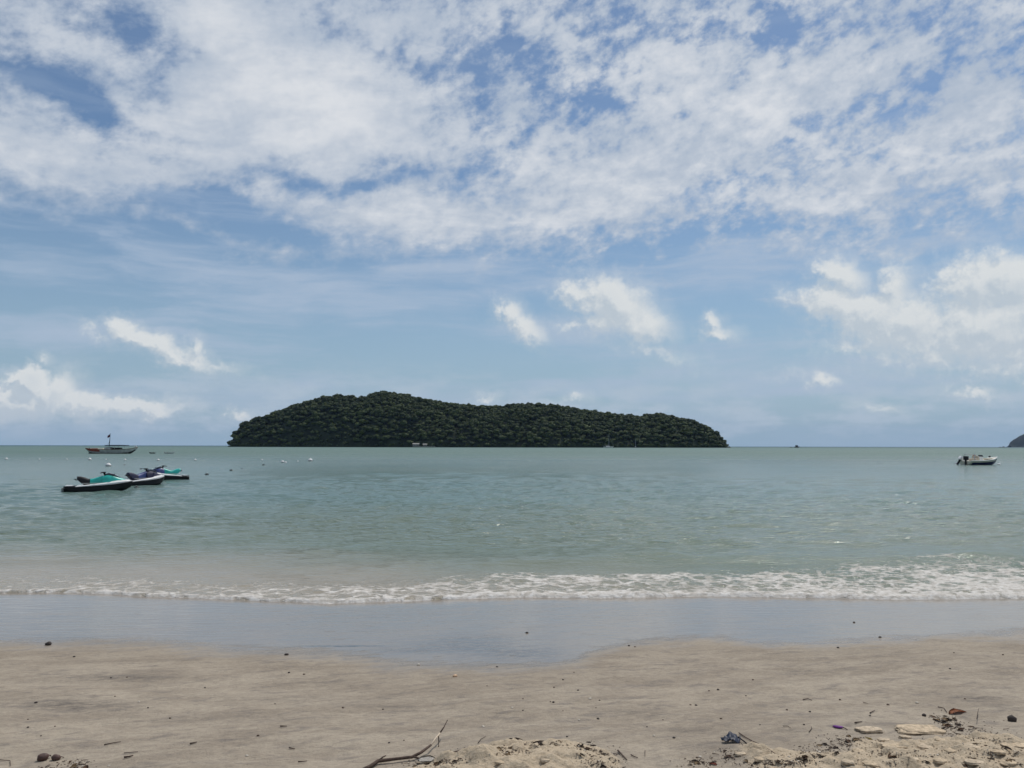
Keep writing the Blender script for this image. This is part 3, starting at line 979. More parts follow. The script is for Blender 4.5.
# ------------------------------------------------------------------ personal watercraft
def watercraft(loc, rz, label, seat_m, hood_m, rear_m, group, k=.84):
    r = empty('jet_ski', loc, rz, label, 'jet ski', group)
    r.scale = (k, .84, .92)
    #            x     halfw  keel   rail
    H = [(-1.55, .50, -.10, .17), (-1.2, .55, -.14, .20), (-.6, .59, -.16, .24), (0, .60, -.16, .27), (.6, .56, -.14, .31), (1.0, .46, -.08, .35), (1.35, .29, .02, .40), (1.58, .10, .16, .44), (1.65, .02, .26, .45)]
    st = [-1.55, -1.4, -1.2, -.9, -.6, -.3, 0, .3, .6, .8, 1.0, 1.2, 1.35, 1.48, 1.58, 1.65]
    rings = []
    for x in st:
        hw, kz, tz = interp(x, H)
        rings.append([Vector((x, y, z)) for y, z in [(0, kz), (hw * .6, kz + .07), (hw * .95, kz + .18), (hw, tz - .03), (hw * .98, tz), (-hw * .98, tz), (-hw, tz - .03), (-hw * .95, kz + .18), (-hw * .6, kz + .07)]])
    MB().loft(rings).build('hull', M_black, r, True, 40)
    # bumper rail
    rail = []
    for x in st[:-1]:
        hw, kz, tz = interp(x, H); rail.append((x, hw, tz - .02))
    MB().tube(rail, .025, 6).tube([(a, -b_, c_) for a, b_, c_ in rail], .025, 6).build('rub_rail', M_black, r, True)
    # deck: white upper moulding with footwells
    rings = []
    for x in [-1.0, -.8, -.5, -.2, .1, .4, .7, .95, 1.2, 1.4, 1.55, 1.63]:
        hw, kz, tz = interp(x, H)
        crown_ = interp(x, [(-1.0, .04), (-.5, .07), (0, .09), (.5, .12), (.9, .14), (1.3, .10), (1.63, .02)])[0]
        in_ = interp(x, [(-1.0, .90), (.2, .86), (.9, .75), (1.63, .4)])[0]
        rings.append([Vector((x, y, z)) for y, z in [(hw * .97, tz + .002), (hw * .97, tz + crown_ * .55), (hw * in_, tz + crown_), (hw * .45, tz + crown_ * (.75 if x < .5 else 1.25)), (0, tz + crown_ * (.8 if x < .5 else 1.5)), (-hw * .45, tz + crown_ * (.75 if x < .5 else 1.25)), (-hw * in_, tz + crown_), (-hw * .97, tz + crown_ * .55), (-hw * .97, tz + .002)]])
    MB().loft(rings).build('deck', M_white, r, True, 35)
    # rear boarding platform
    MB().box((-1.30, 0, .225), (.52, .96, .06), bev=.02).build('boarding_platform', M_black, r)
    p = MB().box((-1.33, .27, .268), (.34, .34, .03), bev=.012).build('traction_mat', M_white, r)
    p = MB().box((-1.33, -.27, .268), (.34, .34, .03), bev=.012).build('traction_mat', M_white, r)
    MB().box((-1.60, 0, .08), (.16, .26, .18), bev=.03).build('jet_nozzle', M_grey, r)
    # saddle
    S_ = [(-1.0, .15, .58, .70), (-.86, .19, .46, .71), (-.62, .19, .28, .65), (-.42, .18, .28, .57), (-.20, .17, .28, .60), (.05, .15, .30, .68), (.25, .14, .32, .74)]

    def saddle(lo, hi):
        rg = []
        for x in np.linspace(lo, hi, 9):
            hw, z0, z1 = interp(x, S_)
            rg.append([Vector((x, y, z)) for y, z in [(hw * 1.25, z0), (hw * 1.1, (z0 + z1) / 2), (hw, z1 - .05), (hw * .6, z1), (-hw * .6, z1), (-hw, z1 - .05), (-hw * 1.1, (z0 + z1) / 2), (-hw * 1.25, z0)]])
        return MB().loft(rg)
    s = saddle(-.98, -.36).build('rear_seat', rear_m, r, True, 50)
    s = saddle(-.357, .25).build('front_seat', seat_m, r, True, 50)
    MB().tube([(-1.0, .12, .52), (-1.10, .10, .58), (-1.10, -.10, .58), (-1.0, -.12, .52)], .018, 6).build('grab_handle', M_black, r, True)
    # hood
    rg = []
    for x, hw, z0, z1 in [(.22, .22, .34, .70), (.45, .27, .38, .78), (.70, .27, .42, .74), (.95, .23, .46, .66), (1.20, .15, .48, .57), (1.40, .07, .48, .51)]:
        rg.append([Vector((x, y, z)) for y, z in [(hw * 1.25, z0), (hw * 1.1, (z0 + z1) / 2), (hw * .8, z1 - .03), (hw * .35, z1), (-hw * .35, z1), (-hw * .8, z1 - .03), (-hw * 1.1, (z0 + z1) / 2), (-hw * 1.25, z0)]])
    MB().loft(rg).build('hood', hood_m, r, True, 50)
    # dark windscreen fairing with mirrors
    rg = []
    for x, hw, z0, z1 in [(.36, .16, .77, .82), (.52, .20, .76, .86), (.72, .20, .73, .81), (.95, .14, .66, .70), (1.10, .05, .60, .62)]:
        rg.append([Vector((x, y, z)) for y, z in [(hw, z0), (hw * .8, z1), (-hw * .8, z1), (-hw, z0)]])
    MB().loft(rg).build('windscreen', M_glass, r, True, 40)
    for sg in (-1, 1):
        MB().tube([(.72, sg * .16, .74), (.74, sg * .28, .77)], .015, 6).box((.74, sg * .33, .77), (.10, .12, .07), bev=.02).build('mirror', M_black, r)
    hb = MB().tube([(.34, 0, .72), (.28, 0, .86)], .045, 8).box((.28, 0, .88), (.16, .20, .07), bev=.02).tube([(.18, .34, .88), (.27, .12, .89), (.27, -.12, .89), (.18, -.34, .88)], .018, 6).build('handlebar', M_black, r, True, 40)
    for sg in (-1, 1):
        MB().tube([(.14, sg * .42, .87), (.19, sg * .30, .882)], .026, 8).build('grip', M_black, hb, True)
    for sg in (-1, 1):
        MB().box((-.25, sg * .38, .375), (1.0, .14, .03), bev=.012).build('footwell_mat', M_grey, r)
    return r


GJ = 'jet skis moored off the beach'


def wl(pxa, pya, pxb, pyb):
    a, b_ = at(pxa, pya), at(pxb, pyb)
    return (a + b_) / 2, math.atan2(b_.y - a.y, b_.x - a.x)


c0, a0 = at(97.5, 491.2), R(24)
watercraft((c0.x, c0.y, 0.02), a0, 'teal jet ski with black rear seat, bow right, nearest of three', M_teal, M_teal, M_black, GJ)
c0 = at(141.5, 485.2)
watercraft((c0.x, c0.y, 0.02), R(60), 'navy blue jet ski with white deck, floating between the two teal ones', M_navy, M_navyd, M_navyd, GJ, .80)
c0 = at(166.5, 480.0)
watercraft((c0.x, c0.y, 0.02), R(180 + 36), 'teal jet ski with teal seat and bow to the left, farthest of the three', M_teal, M_navy, M_teal, GJ, .76)

# ------------------------------------------------------------------ long fishing boat with mast
c0 = far(111.5, 192.0)
fb_ = empty('fishing_boat', (c0.x, c0.y, 0), R(3), 'long red and white wooden boat with flag mast and dark awning', 'fishing boat')
fb_.scale = (.93, .93, .93)
H = [(-6.2, 1.0, 1.0, 1.45), (-5.2, 1.2, -.2, 1.35), (-4, 1.35, -.4, 1.2), (-2, 1.45, -.5, 1.1), (0, 1.5, -.5, 1.1), (2.5, 1.4, -.45, 1.15), (4.5, 1.0, -.2, 1.25), (5.8, .45, .5, 1.45), (6.7, .06, 1.35, 1.7)]


def hull_rings(H, st, zlo=None, zhi=None, out=0.0):
    rg = []
    for x in st:
        hw, kz, tz = interp(x, H)
        z0 = kz if zlo is None else kz + (tz - kz) * zlo
        z1 = tz if zhi is None else kz + (tz - kz) * zhi

        def wd(z):
            f_ = max(0.0, (z - kz) / max(1e-3, tz - kz))
            return hw * min(1.0, f_ ** .45) + out
        zs = [z0 + (z1 - z0) * k_ / 4 for k_ in range(5)]
        rg.append([Vector((x, wd(z), z)) for z in zs] + [Vector((x, -wd(z), z)) for z in reversed(zs)])
    return rg


st = list(np.linspace(-6.2, 6.7, 24))
MB().loft(hull_rings(H, st)).build('hull', M_hullgrey, fb_, True, 40)
MB().loft(hull_rings(H, [x for x in np.linspace(-6.15, -2.4, 8)], .62, .97, .03)).build('stern_planking', M_red, fb_, True, 40)
MB().loft(hull_rings(H, [x for x in np.linspace(-5.2, 6.2, 16)], .0, .38, .03)).build('bottom_paint', material('dark_antifouling', (.05, .045, .045), .7, .3, .3, 2), fb_, True, 40)
g_ = []
for x in st: hw, kz, tz = interp(x, H); g_.append((x, hw, tz))
MB().tube(g_, .07, 6).tube([(a, -b_, c_) for a, b_, c_ in g_], .07, 6).build('gunwale', M_wood, fb_, True)
MB().box((-3.9, 0, 1.25), (1.6, 1.8, .3), bev=.1).build('engine_cover', M_red, fb_)
MB().box((-2.4, 0, 1.25), (1.3, 1.9, .35), bev=.1).build('tarpaulin', M_cream, fb_)
MB().box((-.7, 0, 1.35), (1.6, 1.6, .75), bev=.08).build('cabin', M_hullgrey, fb_)
MB().box((1.5, 0, 1.35), (2.0, 1.5, .5), bev=.1).build('net_pile', M_black, fb_)
aw = MB()
aw.loft([[Vector((x, y, 2.22 + .10 * math.cos(y) + (.0 if abs(x - 1.3) < 2.2 else -.05))) for y in (-1.3, -.65, 0, .65, 1.3)] + [Vector((x, y, 1.98 + .10 * math.cos(y))) for y in (1.3, .65, 0, -.65, -1.3)] for x in (-1.2, 0, 1.3, 2.6, 4.0)])
aw.build('awning', M_tarp, fb_)
for x in (-1.0, 1.3, 3.8):
    for sg in (-1, 1):
        MB().tube([(x, sg * 1.2, 1.2), (x, sg * 1.2, 2.1)], .04, 6).build('awning_post', M_steel, fb_)
MB().tube([(-.6, 0, 1.9), (-.5, 0, 3.4), (-.45, 0, 5.3)], [.10, .08, .05], 6).tube([(-.5, 0, 3.2), (-1.0, 0, 2.4)], .03, 5).build('mast', M_black, fb_)
fl = MB()
fl.loft([[Vector((-.47 - i * .16, .05 * math.sin(i * 1.3) - .01, 5.15 - i * .13)), Vector((-.47 - i * .16, .05 * math.sin(i * 1.3) + .01, 5.15 - i * .13)), Vector((-.5 - i * .14, .05 * math.sin(i * 1.3) + .01, 4.45 - i * .10)), Vector((-.5 - i * .14, .05 * math.sin(i * 1.3) - .01, 4.45 - i * .10))] for i in range(5)])
fl.build('flag', M_flag, fb_)
MB().box((-5.6, 0, .6), (.25, .16, 1.9), bev=.03).build('rudder', M_black, fb_)

# ------------------------------------------------------------------ speedboat with outboards
c0 = at(980.0, 465.0)
sb = empty('speedboat', (c0.x, c0.y, -.04), R(20), 'small open speedboat with navy hull stripe and outboard engines, right of the island', 'speedboat')
sb.scale = (1.08, 1.0, .92)
H = [(-2.2, .85, -.15, .55), (-1, .95, -.2, .56), (0, .98, -.22, .60), (1.0, .85, -.18, .70), (1.8, .5, .05, .84), (2.3, .16, .45, .95), (2.5, .02, .8, 1.0)]
st = list(np.linspace(-2.2, 2.5, 18))
MB().loft(hull_rings(H, st)).build('hull', M_cream, sb, True, 40)
MB().loft(hull_rings(H, list(np.linspace(-1.9, 2.35, 14)), .22, .74, .02)).build('hull_stripe', M_navyh, sb, True, 40)
g_ = []
for x in st: hw, kz, tz = interp(x, H); g_.append((x, hw, tz + .02))
MB().tube(g_, .05, 6).tube([(a, -b_, c_) for a, b_, c_ in g_], .05, 6).build('gunwale', M_white, sb, True)
MB().box((-.1, 0, .80), (.55, .60, .55), bev=.06).build('console', M_white, sb)
MB().box((.13, 0, 1.16), (.04, .55, .24), (0, R(-25), 0), bev=.01).build('windscreen', M_glass, sb)
MB().box((-.85, 0, .70), (.50, .85, .32), bev=.06).build('bench_seat', material('beige_vinyl', (.52, .45, .36), .6, .4, .1, 5), sb)
MB().box((-.62, 0, 1.0), (.10, .80, .34), bev=.04).build('backrest', material('beige_vinyl', (.52, .45, .36), .6), sb)
MB().box((1.1, 0, .80), (.7, .75, .16), bev=.05).build('bow_locker', M_cream, sb)
for sg in (-1, 1):
    MB().tube([(-1.5, sg * .7, .55), (-1.45, sg * .66, 1.35), (-1.15, sg * .62, 1.42)], .035, 6).build('rail_post', M_steel, sb)
MB().tube([(-1.45, -.66, 1.35), (-1.45, .66, 1.35)], .035, 6).build('stern_rail', M_steel, sb)
MB().box((-.30, .42, 1.0), (.16, .3, .55), bev=.05).build('life_jacket', material('orange_brown_cloth', (.35, .16, .08), .8), sb)
MB().ball((1.55, .1, 1.06), (.12, .12, .12), 2).build('bow_cleat', M_black, sb, True)


def outboard(y, m1, tilt):
    M = Matrix.Translation((-2.35, y, .62)) @ Euler((0, tilt, 0)).to_matrix().to_4x4()
    mm = MB().box((0, 0, .28), (.46, .36, .50), bev=.09)
    mm.v = [tuple(M @ Vector(v_)) for v_ in mm.v]
    o = mm.build('outboard_engine', m1, sb, True, 50)
    leg = MB().box((-.02, 0, -.30), (.20, .12, .70), bev=.03).box((-.06, 0, -.62), (.34, .09, .09), bev=.03)
    leg.v = [tuple(M @ Vector(v_)) for v_ in leg.v]
    leg.build('engine_leg', M_black, o, True, 50)
    pr = MB()
    for k_ in range(3):
        pr.box((-.26, .09 * math.cos(k_ * 2.09), -.62 + .09 * math.sin(k_ * 2.09)), (.02, .10, .10), (k_ * 2.09, 0, .3))
    pr.v = [tuple(M @ Vector(v_)) for v_ in pr.v]
    pr.build('propeller', M_steel, o)


outboard(.42, M_white, R(35))
outboard(-.35, M_black, R(4))
MB().lathe([(.02, -.1), (.16, -.06), (.2, .06), (.16, .18), (.03, .24)], 14, (2.75, .0, 0)).build('mooring_float', M_white, sb, True)

# ------------------------------------------------------------------ yachts, dinghy and far boats
def yacht(px, dist_, L, mast, hull_m, label, rz=0.1):
    c_ = far(px, dist_)
    r = empty('sailing_yacht', (c_.x, c_.y, 0), rz, label, 'yacht', None)
    k = L / 12.0
    H = [(-6, 1.3, -.1, 1.3), (-3, 1.7, -.5, 1.2), (0, 1.8, -.6, 1.2), (3, 1.4, -.4, 1.35), (5.3, .5, .4, 1.6), (6.2, .04, 1.3, 1.75)]
    H = [(a * k, b_ * k, c2 * k, d_ * k) for a, b_, c2, d_ in H]
    MB().loft(hull_rings(H, list(np.linspace(-6 * k, 6.2 * k, 14)))).build('hull', hull_m, r, True, 40)
    MB().box((-.6 * k, 0, 1.65 * k), (4.5 * k, 2.0 * k, .9 * k), bev=.3 * k).build('cabin', M_white, r)
    MB().box((-.2 * k, 0, 1.7 * k), (3.0 * k, 2.06 * k, .25 * k), bev=.05 * k).build('cabin_window', M_glass, r)
    ms = MB().tube([(.5 * k, 0, 1.2 * k), (.45 * k, 0, mast)], [.16 * k, .10 * k], 6).build('mast', M_steel, r)
    MB().tube([(.5 * k, 0, 3.0 * k), (-4.5 * k, 0, 3.1 * k)], .14 * k, 6).build('boom', M_hullgrey, r)
    MB().tube([(.45 * k, 0, mast * .98), (6.1 * k, 0, 1.75 * k)], .03, 4).tube([(.45 * k, 0, mast * .98), (-5.9 * k, 0, 1.3 * k)], .03, 4).build('stay', M_steel, r)
    return r


yacht(608.5, 1010, 12.5, 17.5, M_white, 'white sailing yacht with a bare mast anchored before the island, below its right half')
yacht(635.5, 1040, 8.0, 12.5, M_black, 'dark small yacht with a thin bare mast, just right of the white yacht', 1.3)


def small_boat(name, px, dist_, L, hm, cab, rz, label, cat, cm=None):
    c_ = far(px, dist_)
    r = empty(name, (c_.x, c_.y, 0), rz, label, cat)
    k = L / 4.0
    H = [(-2, .7, -.1, .45), (-1, .8, -.15, .45), (.5, .75, -.15, .5), (1.4, .45, 0, .6), (2, .03, .4, .72)]
    H = [(a * k, b_ * k, c2 * k, d_ * k) for a, b_, c2, d_ in H]
    MB().loft(hull_rings(H, list(np.linspace(-2 * k, 2 * k, 10)))).build('hull', hm, r, True, 40)
    MB().box((-.9 * k, 0, .50 * k), (.3 * k, 1.2 * k, .1 * k)).build('thwart', M_wood, r)
    if cab:
        MB().box((-.3 * k, 0, .85 * k), (1.6 * k, 1.0 * k, .8 * k), bev=.1 * k).build('cabin', cm or hm, r)
        MB().box((-.3 * k, 0, 1.30 * k), (1.9 * k, 1.2 * k, .08 * k)).build('cabin_roof', cm or hm, r)
        MB().tube([(-.8 * k, 0, 1.3 * k), (-.8 * k, 0, 1.9 * k)], .03 * k, 5).build('mast', M_steel, r)
    r.scale = (1, 1, 1.35)
    if not cab:
        MB().box((-2.05 * k, 0, .45 * k), (.25 * k, .25 * k, .5 * k), bev=.05 * k).build('outboard_engine', M_grey, r)
    return r


small_boat('dinghy', 170.0, 195, 2.4, M_white, False, R(15), 'white dinghy floating right of the red and white fishing boat', 'dinghy')
small_boat('rowing_boat', 152.3, 197, 1.6, M_black, False, R(170), 'tiny dark boat between the fishing boat and the white dinghy', 'boat')
small_boat('motorboat', 135.3, 900, 4.4, M_white, True, R(160), 'tiny white motorboat on the horizon just above the fishing boat bow', 'motorboat')
small_boat('motorboat', 797.0, 1500, 10.0, M_black, True, R(10), 'dark motorboat silhouette on the horizon between the island and the headland', 'motorboat', M_black)
small_boat('rowing_boat', 791.0, 1500, 4.5, M_black, False, R(190), 'tiny dark boat on the horizon just left of the dark motorboat', 'boat')

# jetty under the trees of the island
c0 = far(424, 1060)
jt = empty('jetty', (c0.x, c0.y, 0), 0, 'pale grey jetty with low huts at the foot of the island', 'jetty')
MB().box((0, 0, 1.3), (30, 3, .4)).build('jetty_deck', M_hullgrey, jt)
pl = [(-15 + i * 4.2) for i in range(8)]
for x in pl:
    MB().tube([(x, -1.2, -1), (x, -1.2, 1.8)], .25, 6).build('pile', M_wood, jt)
M_pier = material('grey_boards', (.17, .17, .16), .9, .2, .3, .5)
h1 = MB().box((-11, 1.5, 3.1), (8, 4, 2.4)).build('hut', M_pier, jt)
MB().loft([[Vector((x, -.8, 4.2)), Vector((x, 1.5, 5.8)), Vector((x, 3.8, 4.2))] for x in (-15.5, -6.5)]).build('roof', material('grey_roof', (.30, .29, .27), .8, .3, .2, 1), h1)
h2 = MB().box((1, 2.5, 2.9), (5, 3.4, 2.0)).build('hut', M_pier, jt)
MB().loft([[Vector((x, .4, 3.8)), Vector((x, 2.5, 5.0)), Vector((x, 4.6, 3.8))] for x in (-2, 4)]).build('roof', material('grey_roof', (.30, .29, .27), .8), h2)

# ------------------------------------------------------------------ buoys
def buoy(px, py, dia, m1, label, group, kind='buoy', dark=False, nm='mooring_buoy'):
    p = at(px, py)
    k = dia / 0.4
    r = empty(nm, (p.x, p.y, 0), random.Random(int(px)).uniform(0, 6), label, 'buoy', group, tilt=R(random.Random(int(px) + 1).uniform(-9, 9)))
    r.scale = (1, 1, .55 if dark else .9)
    MB().lathe([(.03 * k, -.10 * k), (.13 * k, -.07 * k), (.19 * k, .02 * k), (.20 * k, .08 * k), (.17 * k, .17 * k), (.09 * k, .24 * k), (.03 * k, .265 * k)], 16).build('float', m1, r, True)
    if not dark:
        MB().lathe([(.192 * k, -.02 * k), (.207 * k, .0), (.207 * k, .035 * k), (.195 * k, .05 * k)], 16).build('band', M_black, r, True)
    MB().tube([(-.05 * k, 0, .25 * k), (-.04 * k, 0, .31 * k), (0, 0, .335 * k), (.04 * k, 0, .31 * k), (.05 * k, 0, .25 * k)], .012 * k, 6).build('lifting_ring', M_steel, r, True)
    return r


WB = 'white buoys scattered off the beach'
W_ = [(6.3, 459.4, .42, 'small white buoy at the left edge of the photo'),
      (39.5, 459.6, .24, 'tiny faint white buoy, second from the left edge'),
      (66.8, 459.6, .24, 'tiny faint white buoy, third from the left edge'),
      (89.8, 460.0, .46, 'round white buoy under the stern of the red and white fishing boat'),
      (106.0, 459.8, .22, 'tiny faint white buoy under the middle of the fishing boat'),
      (125.0, 460.2, .34, 'small white buoy under the bow of the fishing boat'),
      (108.3, 466.2, .52, 'larger white buoy with dark waterline above the nearest teal jet ski'),
      (158.2, 460.6, .40, 'white buoy just above the farthest teal jet ski'),
      (195.2, 460.4, .36, 'white buoy right of the jet skis'),
      (262.0, 460.2, .26, 'tiny faint white buoy left of the pair under the island end'),
      (282.6, 462.6, .42, 'low white buoy, left one of the two bright ones under the island'),
      (285.6, 463.0, .30, 'small white buoy touching the low one under the island'),
      (297.8, 461.6, .22, 'faint white buoy between the bright ones under the island'),
      (310.2, 461.2, .62, 'bright round white buoy, rightmost under the island')]
for (px, py, d_, lb) in W_:
    buoy(px, py, d_, M_white, lb, WB)
DB = 'dark floats of the mooring line'
for (px, py, d_, lb) in [(187.2, 479.6, .26, 'dark float beside the stern of the farthest teal jet ski'),
                         (206.8, 474.8, .28, 'dark float, second on the line running out from the jet skis'),
                         (231.2, 470.6, .28, 'dark float, third on the line running out from the jet skis'),
                         (242.0, 468.8, .2, 'tiny dark float, fourth on the line running out from the jet skis'),
                         (263.4, 465.2, .28, 'dark float, last on the line running out from the jet skis'),
                         (136.4, 488.0, .24, 'dark float in front of the navy jet ski'),
                         (124.4, 464.9, .2, 'tiny dark float above the navy jet ski')]:
    buoy(px, py, d_, M_black, lb, DB, dark=True, nm='float')

# ------------------------------------------------------------------ things on the sand
rng = random.Random(12)
M_pebs = [material('pebble_dark', (0.045, 0.035, 0.030), .8, .4, .3, 40), material('pebble_brown', (0.10, 0.065, 0.045), .8, .4, .3, 40)]
M_shell = material('shell', (0.50, 0.44, 0.36), .5, .4, .2, 40)
M_leafs = [material('dead_leaf_dark', (0.055, 0.035, 0.025), .8, .3, .4, 30), material('dead_leaf_brown', (0.15, 0.085, 0.05), .8, .3, .4, 30), material('dead_leaf_tan', (0.30, 0.21, 0.12), .8, .3, .4, 30)]
M_twig = material('twig_bark', (0.075, 0.050, 0.038), .85, .3, .4, 30, bump=.002)
M_bare = material('peeled_wood', (0.55, 0.45, 0.34), .7, .3, .15, 20)


def place(o, p, rz=None):
    o.location = p
    if rz is not None:
        o.rotation_euler.z = rz
    return o


# big curved branch
def bp(px, py, up):
    g_ = ground(px, py + up)
    return g_


br = empty('branch', ground(400, 762), 0, 'long dark curved branch with a pale peeled stretch, rising from the sand at the bottom', 'branch')
base = br.location.copy()


def rel(px, py, h):
    """point at pixel px,py that stands h above the sand"""
    z = 0.27
    for _ in range(10):
        p = at(px, py, z + h)
        z = 0.5 * z + 0.5 * sand_z(p.x, p.y)
    return p - base


P1 = [rel(358, 772, .012), rel(371, 766, .014), rel(378, 761, .018), rel(395, 759, .02), rel(412, 757, .02), rel(421, 752.5, .03), rel(431, 745, .045)]
P2 = [P1[-1], rel(435, 739, .055), rel(440, 733, .07)]
P3 = [P2[-1], rel(444, 727, .085), rel(447.5, 720, .10)]
trunk = MB().tube(P1, [.010, .011, .011, .009, .009, .0085, .0065], 8).build('thick_limb', M_twig, br, True)
MB().tube(P2, [.0055, .005, .0045], 8).build('peeled_limb', M_bare, br, True)
MB().tube(P3, [.005, .004, .0025], 8).build('limb_tip', M_twig, br, True)
MB().tube([rel(378, 761, .02), rel(383, 757, .035), rel(386, 755.5, .04)], [.005, .004, .003], 6).build('side_twig', M_twig, br, True)
MB().tube([rel(438.6, 735.5, .062), rel(438.8, 741, .03), rel(438.6, 747, .0)], [.004, .0035, .003], 6).build('side_twig', M_twig, br, True)
MB().tube([rel(414, 757, .02), rel(420, 758.5, .012), rel(426, 759, .01)], [.006, .005, .003], 6).build('side_twig', M_twig, br, True)


def pebble(px, py, wpx, label, group=None, m=None, flat=.55, name='pebble', cat='pebble', asp=.8):
    p = ground(px, py)
    w_ = wpx / FOC * (p - cam.location).length / 2 * .82
    o = MB().ball((0, 0, 0), (w_, w_ * asp, w_ * flat), 2, .16, int(px * 7 + py)).build(name, m or M_pebs[0], None, True)
    place(o, p + Vector((0, 0, w_ * flat * .55)), rng.uniform(-.5, .5))
    return tag(o, label, cat, group)


pebble(48.5, 645, 7, 'black rounded stone at the left on the edge of the wet sand', flat=.6, name='stone', cat='stone')
pebble(286.5, 655, 5, 'small dark stone on the edge of the wet sand, left of the dark streak', flat=.5, name='stone', cat='stone')
pebble(527, 633, 3.5, 'small dark stone on the shiny wet sand near the middle', name='stone', cat='stone')
pebble(880, 637.5, 3.2, 'small dark stone on the shiny wet sand at the right', name='stone', cat='stone')
pebble(854, 622.5, 2.6, 'tiny dark stone highest on the shiny wet sand at the right', name='stone', cat='stone')
pebble(1012, 721, 9, 'dark round lump alone on the sand near the right edge', flat=.75, name='stone', cat='stone')
pebble(924, 716, 4, 'small black pebble above the pale sand clod', flat=.8)
pebble(455, 676.5, 6, 'pale orange shell at the end of the wet hollow', m=material('orange_shell', (.55, .36, .22), .5, .4, .2, 30), flat=.5, name='shell', cat='shell')
pebble(418.5, 665, 4, 'small white shell on the wet sand in the middle', m=M_shell, flat=.5, name='shell', cat='shell')
DS = [(74, 657), (127, 677.5), (36, 703), (28, 719.5), (28, 727.5), (55, 726.5), (41, 736), (115, 696.5), (111, 678), (170, 718.5), (289, 673), (304, 674.5), (275, 704), (343, 708), (383, 709.5), (404, 740.5), (389, 743), (487, 686), (497, 667),
      (554, 687.5), (563, 680), (574, 672.5), (578, 690.5), (550.5, 702), (553.5, 702.5), (523, 699), (523, 710.5), (563, 711), (599.5, 700.5), (596, 708), (598, 719), (585, 746), (567, 737), (690.5, 705), (696, 705.5), (709, 691), (718, 690), (721, 719), (647, 727), (663, 720), (746, 696),
      (753, 680), (674, 738), (787, 710), (804, 725), (697, 758), (810, 712), (888, 705), (838, 648), (635, 647), (629, 646), (954, 653), (950, 669), (965, 699), (760, 725), (840, 700), (870, 716), (1003, 655), (205, 688), (258, 736), (148, 708)]
for i, (px, py) in enumerate(DS):
    pebble(px, py, rng.uniform(1.6, 3.2), 'small dark speck of debris lying singly on the open sand', 'dark specks on the open sand', M_pebs[i % 2], flat=.6, name='debris_speck', cat='pebble', asp=rng.uniform(.6, 1))
for (px, py) in [(579, 720), (483, 726.5), (483.5, 727), (654, 736), (139, 702), (700, 757), (771, 755), (789, 757), (247, 756), (590, 699), (512, 708), (917, 703), (109, 766)]:
    pebble(px, py, rng.uniform(2.5, 4), 'tiny white shell bit lying singly on the open sand', 'white shell bits on the open sand', M_shell, flat=.45, name='shell_bit', cat='shell')

# two husks at the bottom left
m_husk = material('brown_husk', (0.085, 0.045, 0.035), .6, .4, .35, 18, bump=.004)
for (px, py, w_, lb) in [(43, 760, 8.5, 'shiny brown husk at the bottom left, left one of the pair'), (56, 760, 7, 'shiny brown husk at the bottom left, right one of the pair')]:
    p = ground(px, py)
    r = empty('husk', p, rng.uniform(0, 3), lb, 'husk')
    wd = w_ / FOC * (p - cam.location).length / 2
    MB().ball((0, 0, wd * .55), (wd, wd * .8, wd * .7), 3, .10, int(px)).build('shell_body', m_husk, r, True)
    MB().tube([(wd * .9, 0, wd * .6), (wd * 1.25, 0, wd * .5), (wd * 1.5, .01, wd * .2)], wd * .10, 6).build('stalk', M_twig, r, True)

# crumpled dark blue plastic with a strap
p = ground(731, 742)
r = empty('plastic_wrapper', p, 0.2, 'crumpled dark blue plastic wrapper standing on the sand', 'wrapper')
bm = bmesh.new()
bmesh.ops.create_grid(bm, x_segments=14, y_segments=14, size=1)
for v_ in bm.verts:
    x, y = v_.co.x, v_.co.y
    n_ = float(fbm(np.array([x * 1.7 + 3]), np.array([y * 1.9 + 1]), 4, 401)[0])
    n2_ = float(fbm(np.array([x * 2.1 + 9]), np.array([y * 1.5 + 7]), 4, 403)[0])
    v_.co = Vector((x * .055 * (1 + .25 * n2_), y * .030 + .02 * n_, .028 + .024 * math.cos(x * 1.4) * (y + 1) / 2 + .035 * n_ - .012 * abs(x)))
bmesh.ops.solidify(bm, geom=list(bm.faces), thickness=.002)
me = bpy.data.meshes.new('film'); bm.to_mesh(me); bm.free()
link('film', me, material('dark_blue_plastic', (.018, .026, .050), .5, .4, .3, 20), r, True)
MB().tube([(.045, -.005, .03), (.062, -.03, .018), (.08, -.055, .003)], .004, 6).build('strap', M_black, r, True)
p = ground(760, 742)
def lay_twig(pts_px, rad, label, m=M_twig, group=None, nm='twig', lift=.004):
    q = [ground(a, b_) for a, b_ in pts_px]
    o0 = q[0].copy()
    n = len(q); rad *= .62
    rr_ = [rad * (1 - .5 * i / max(1, n - 1)) for i in range(n)]
    pp = [v_ - o0 + Vector((0, 0, lift + rr_[i])) for i, v_ in enumerate(q)]
    o = MB().tube(pp, rr_, 6).build(nm, m, None, True)
    o.location = o0
    return tag(o, label, 'twig', group)


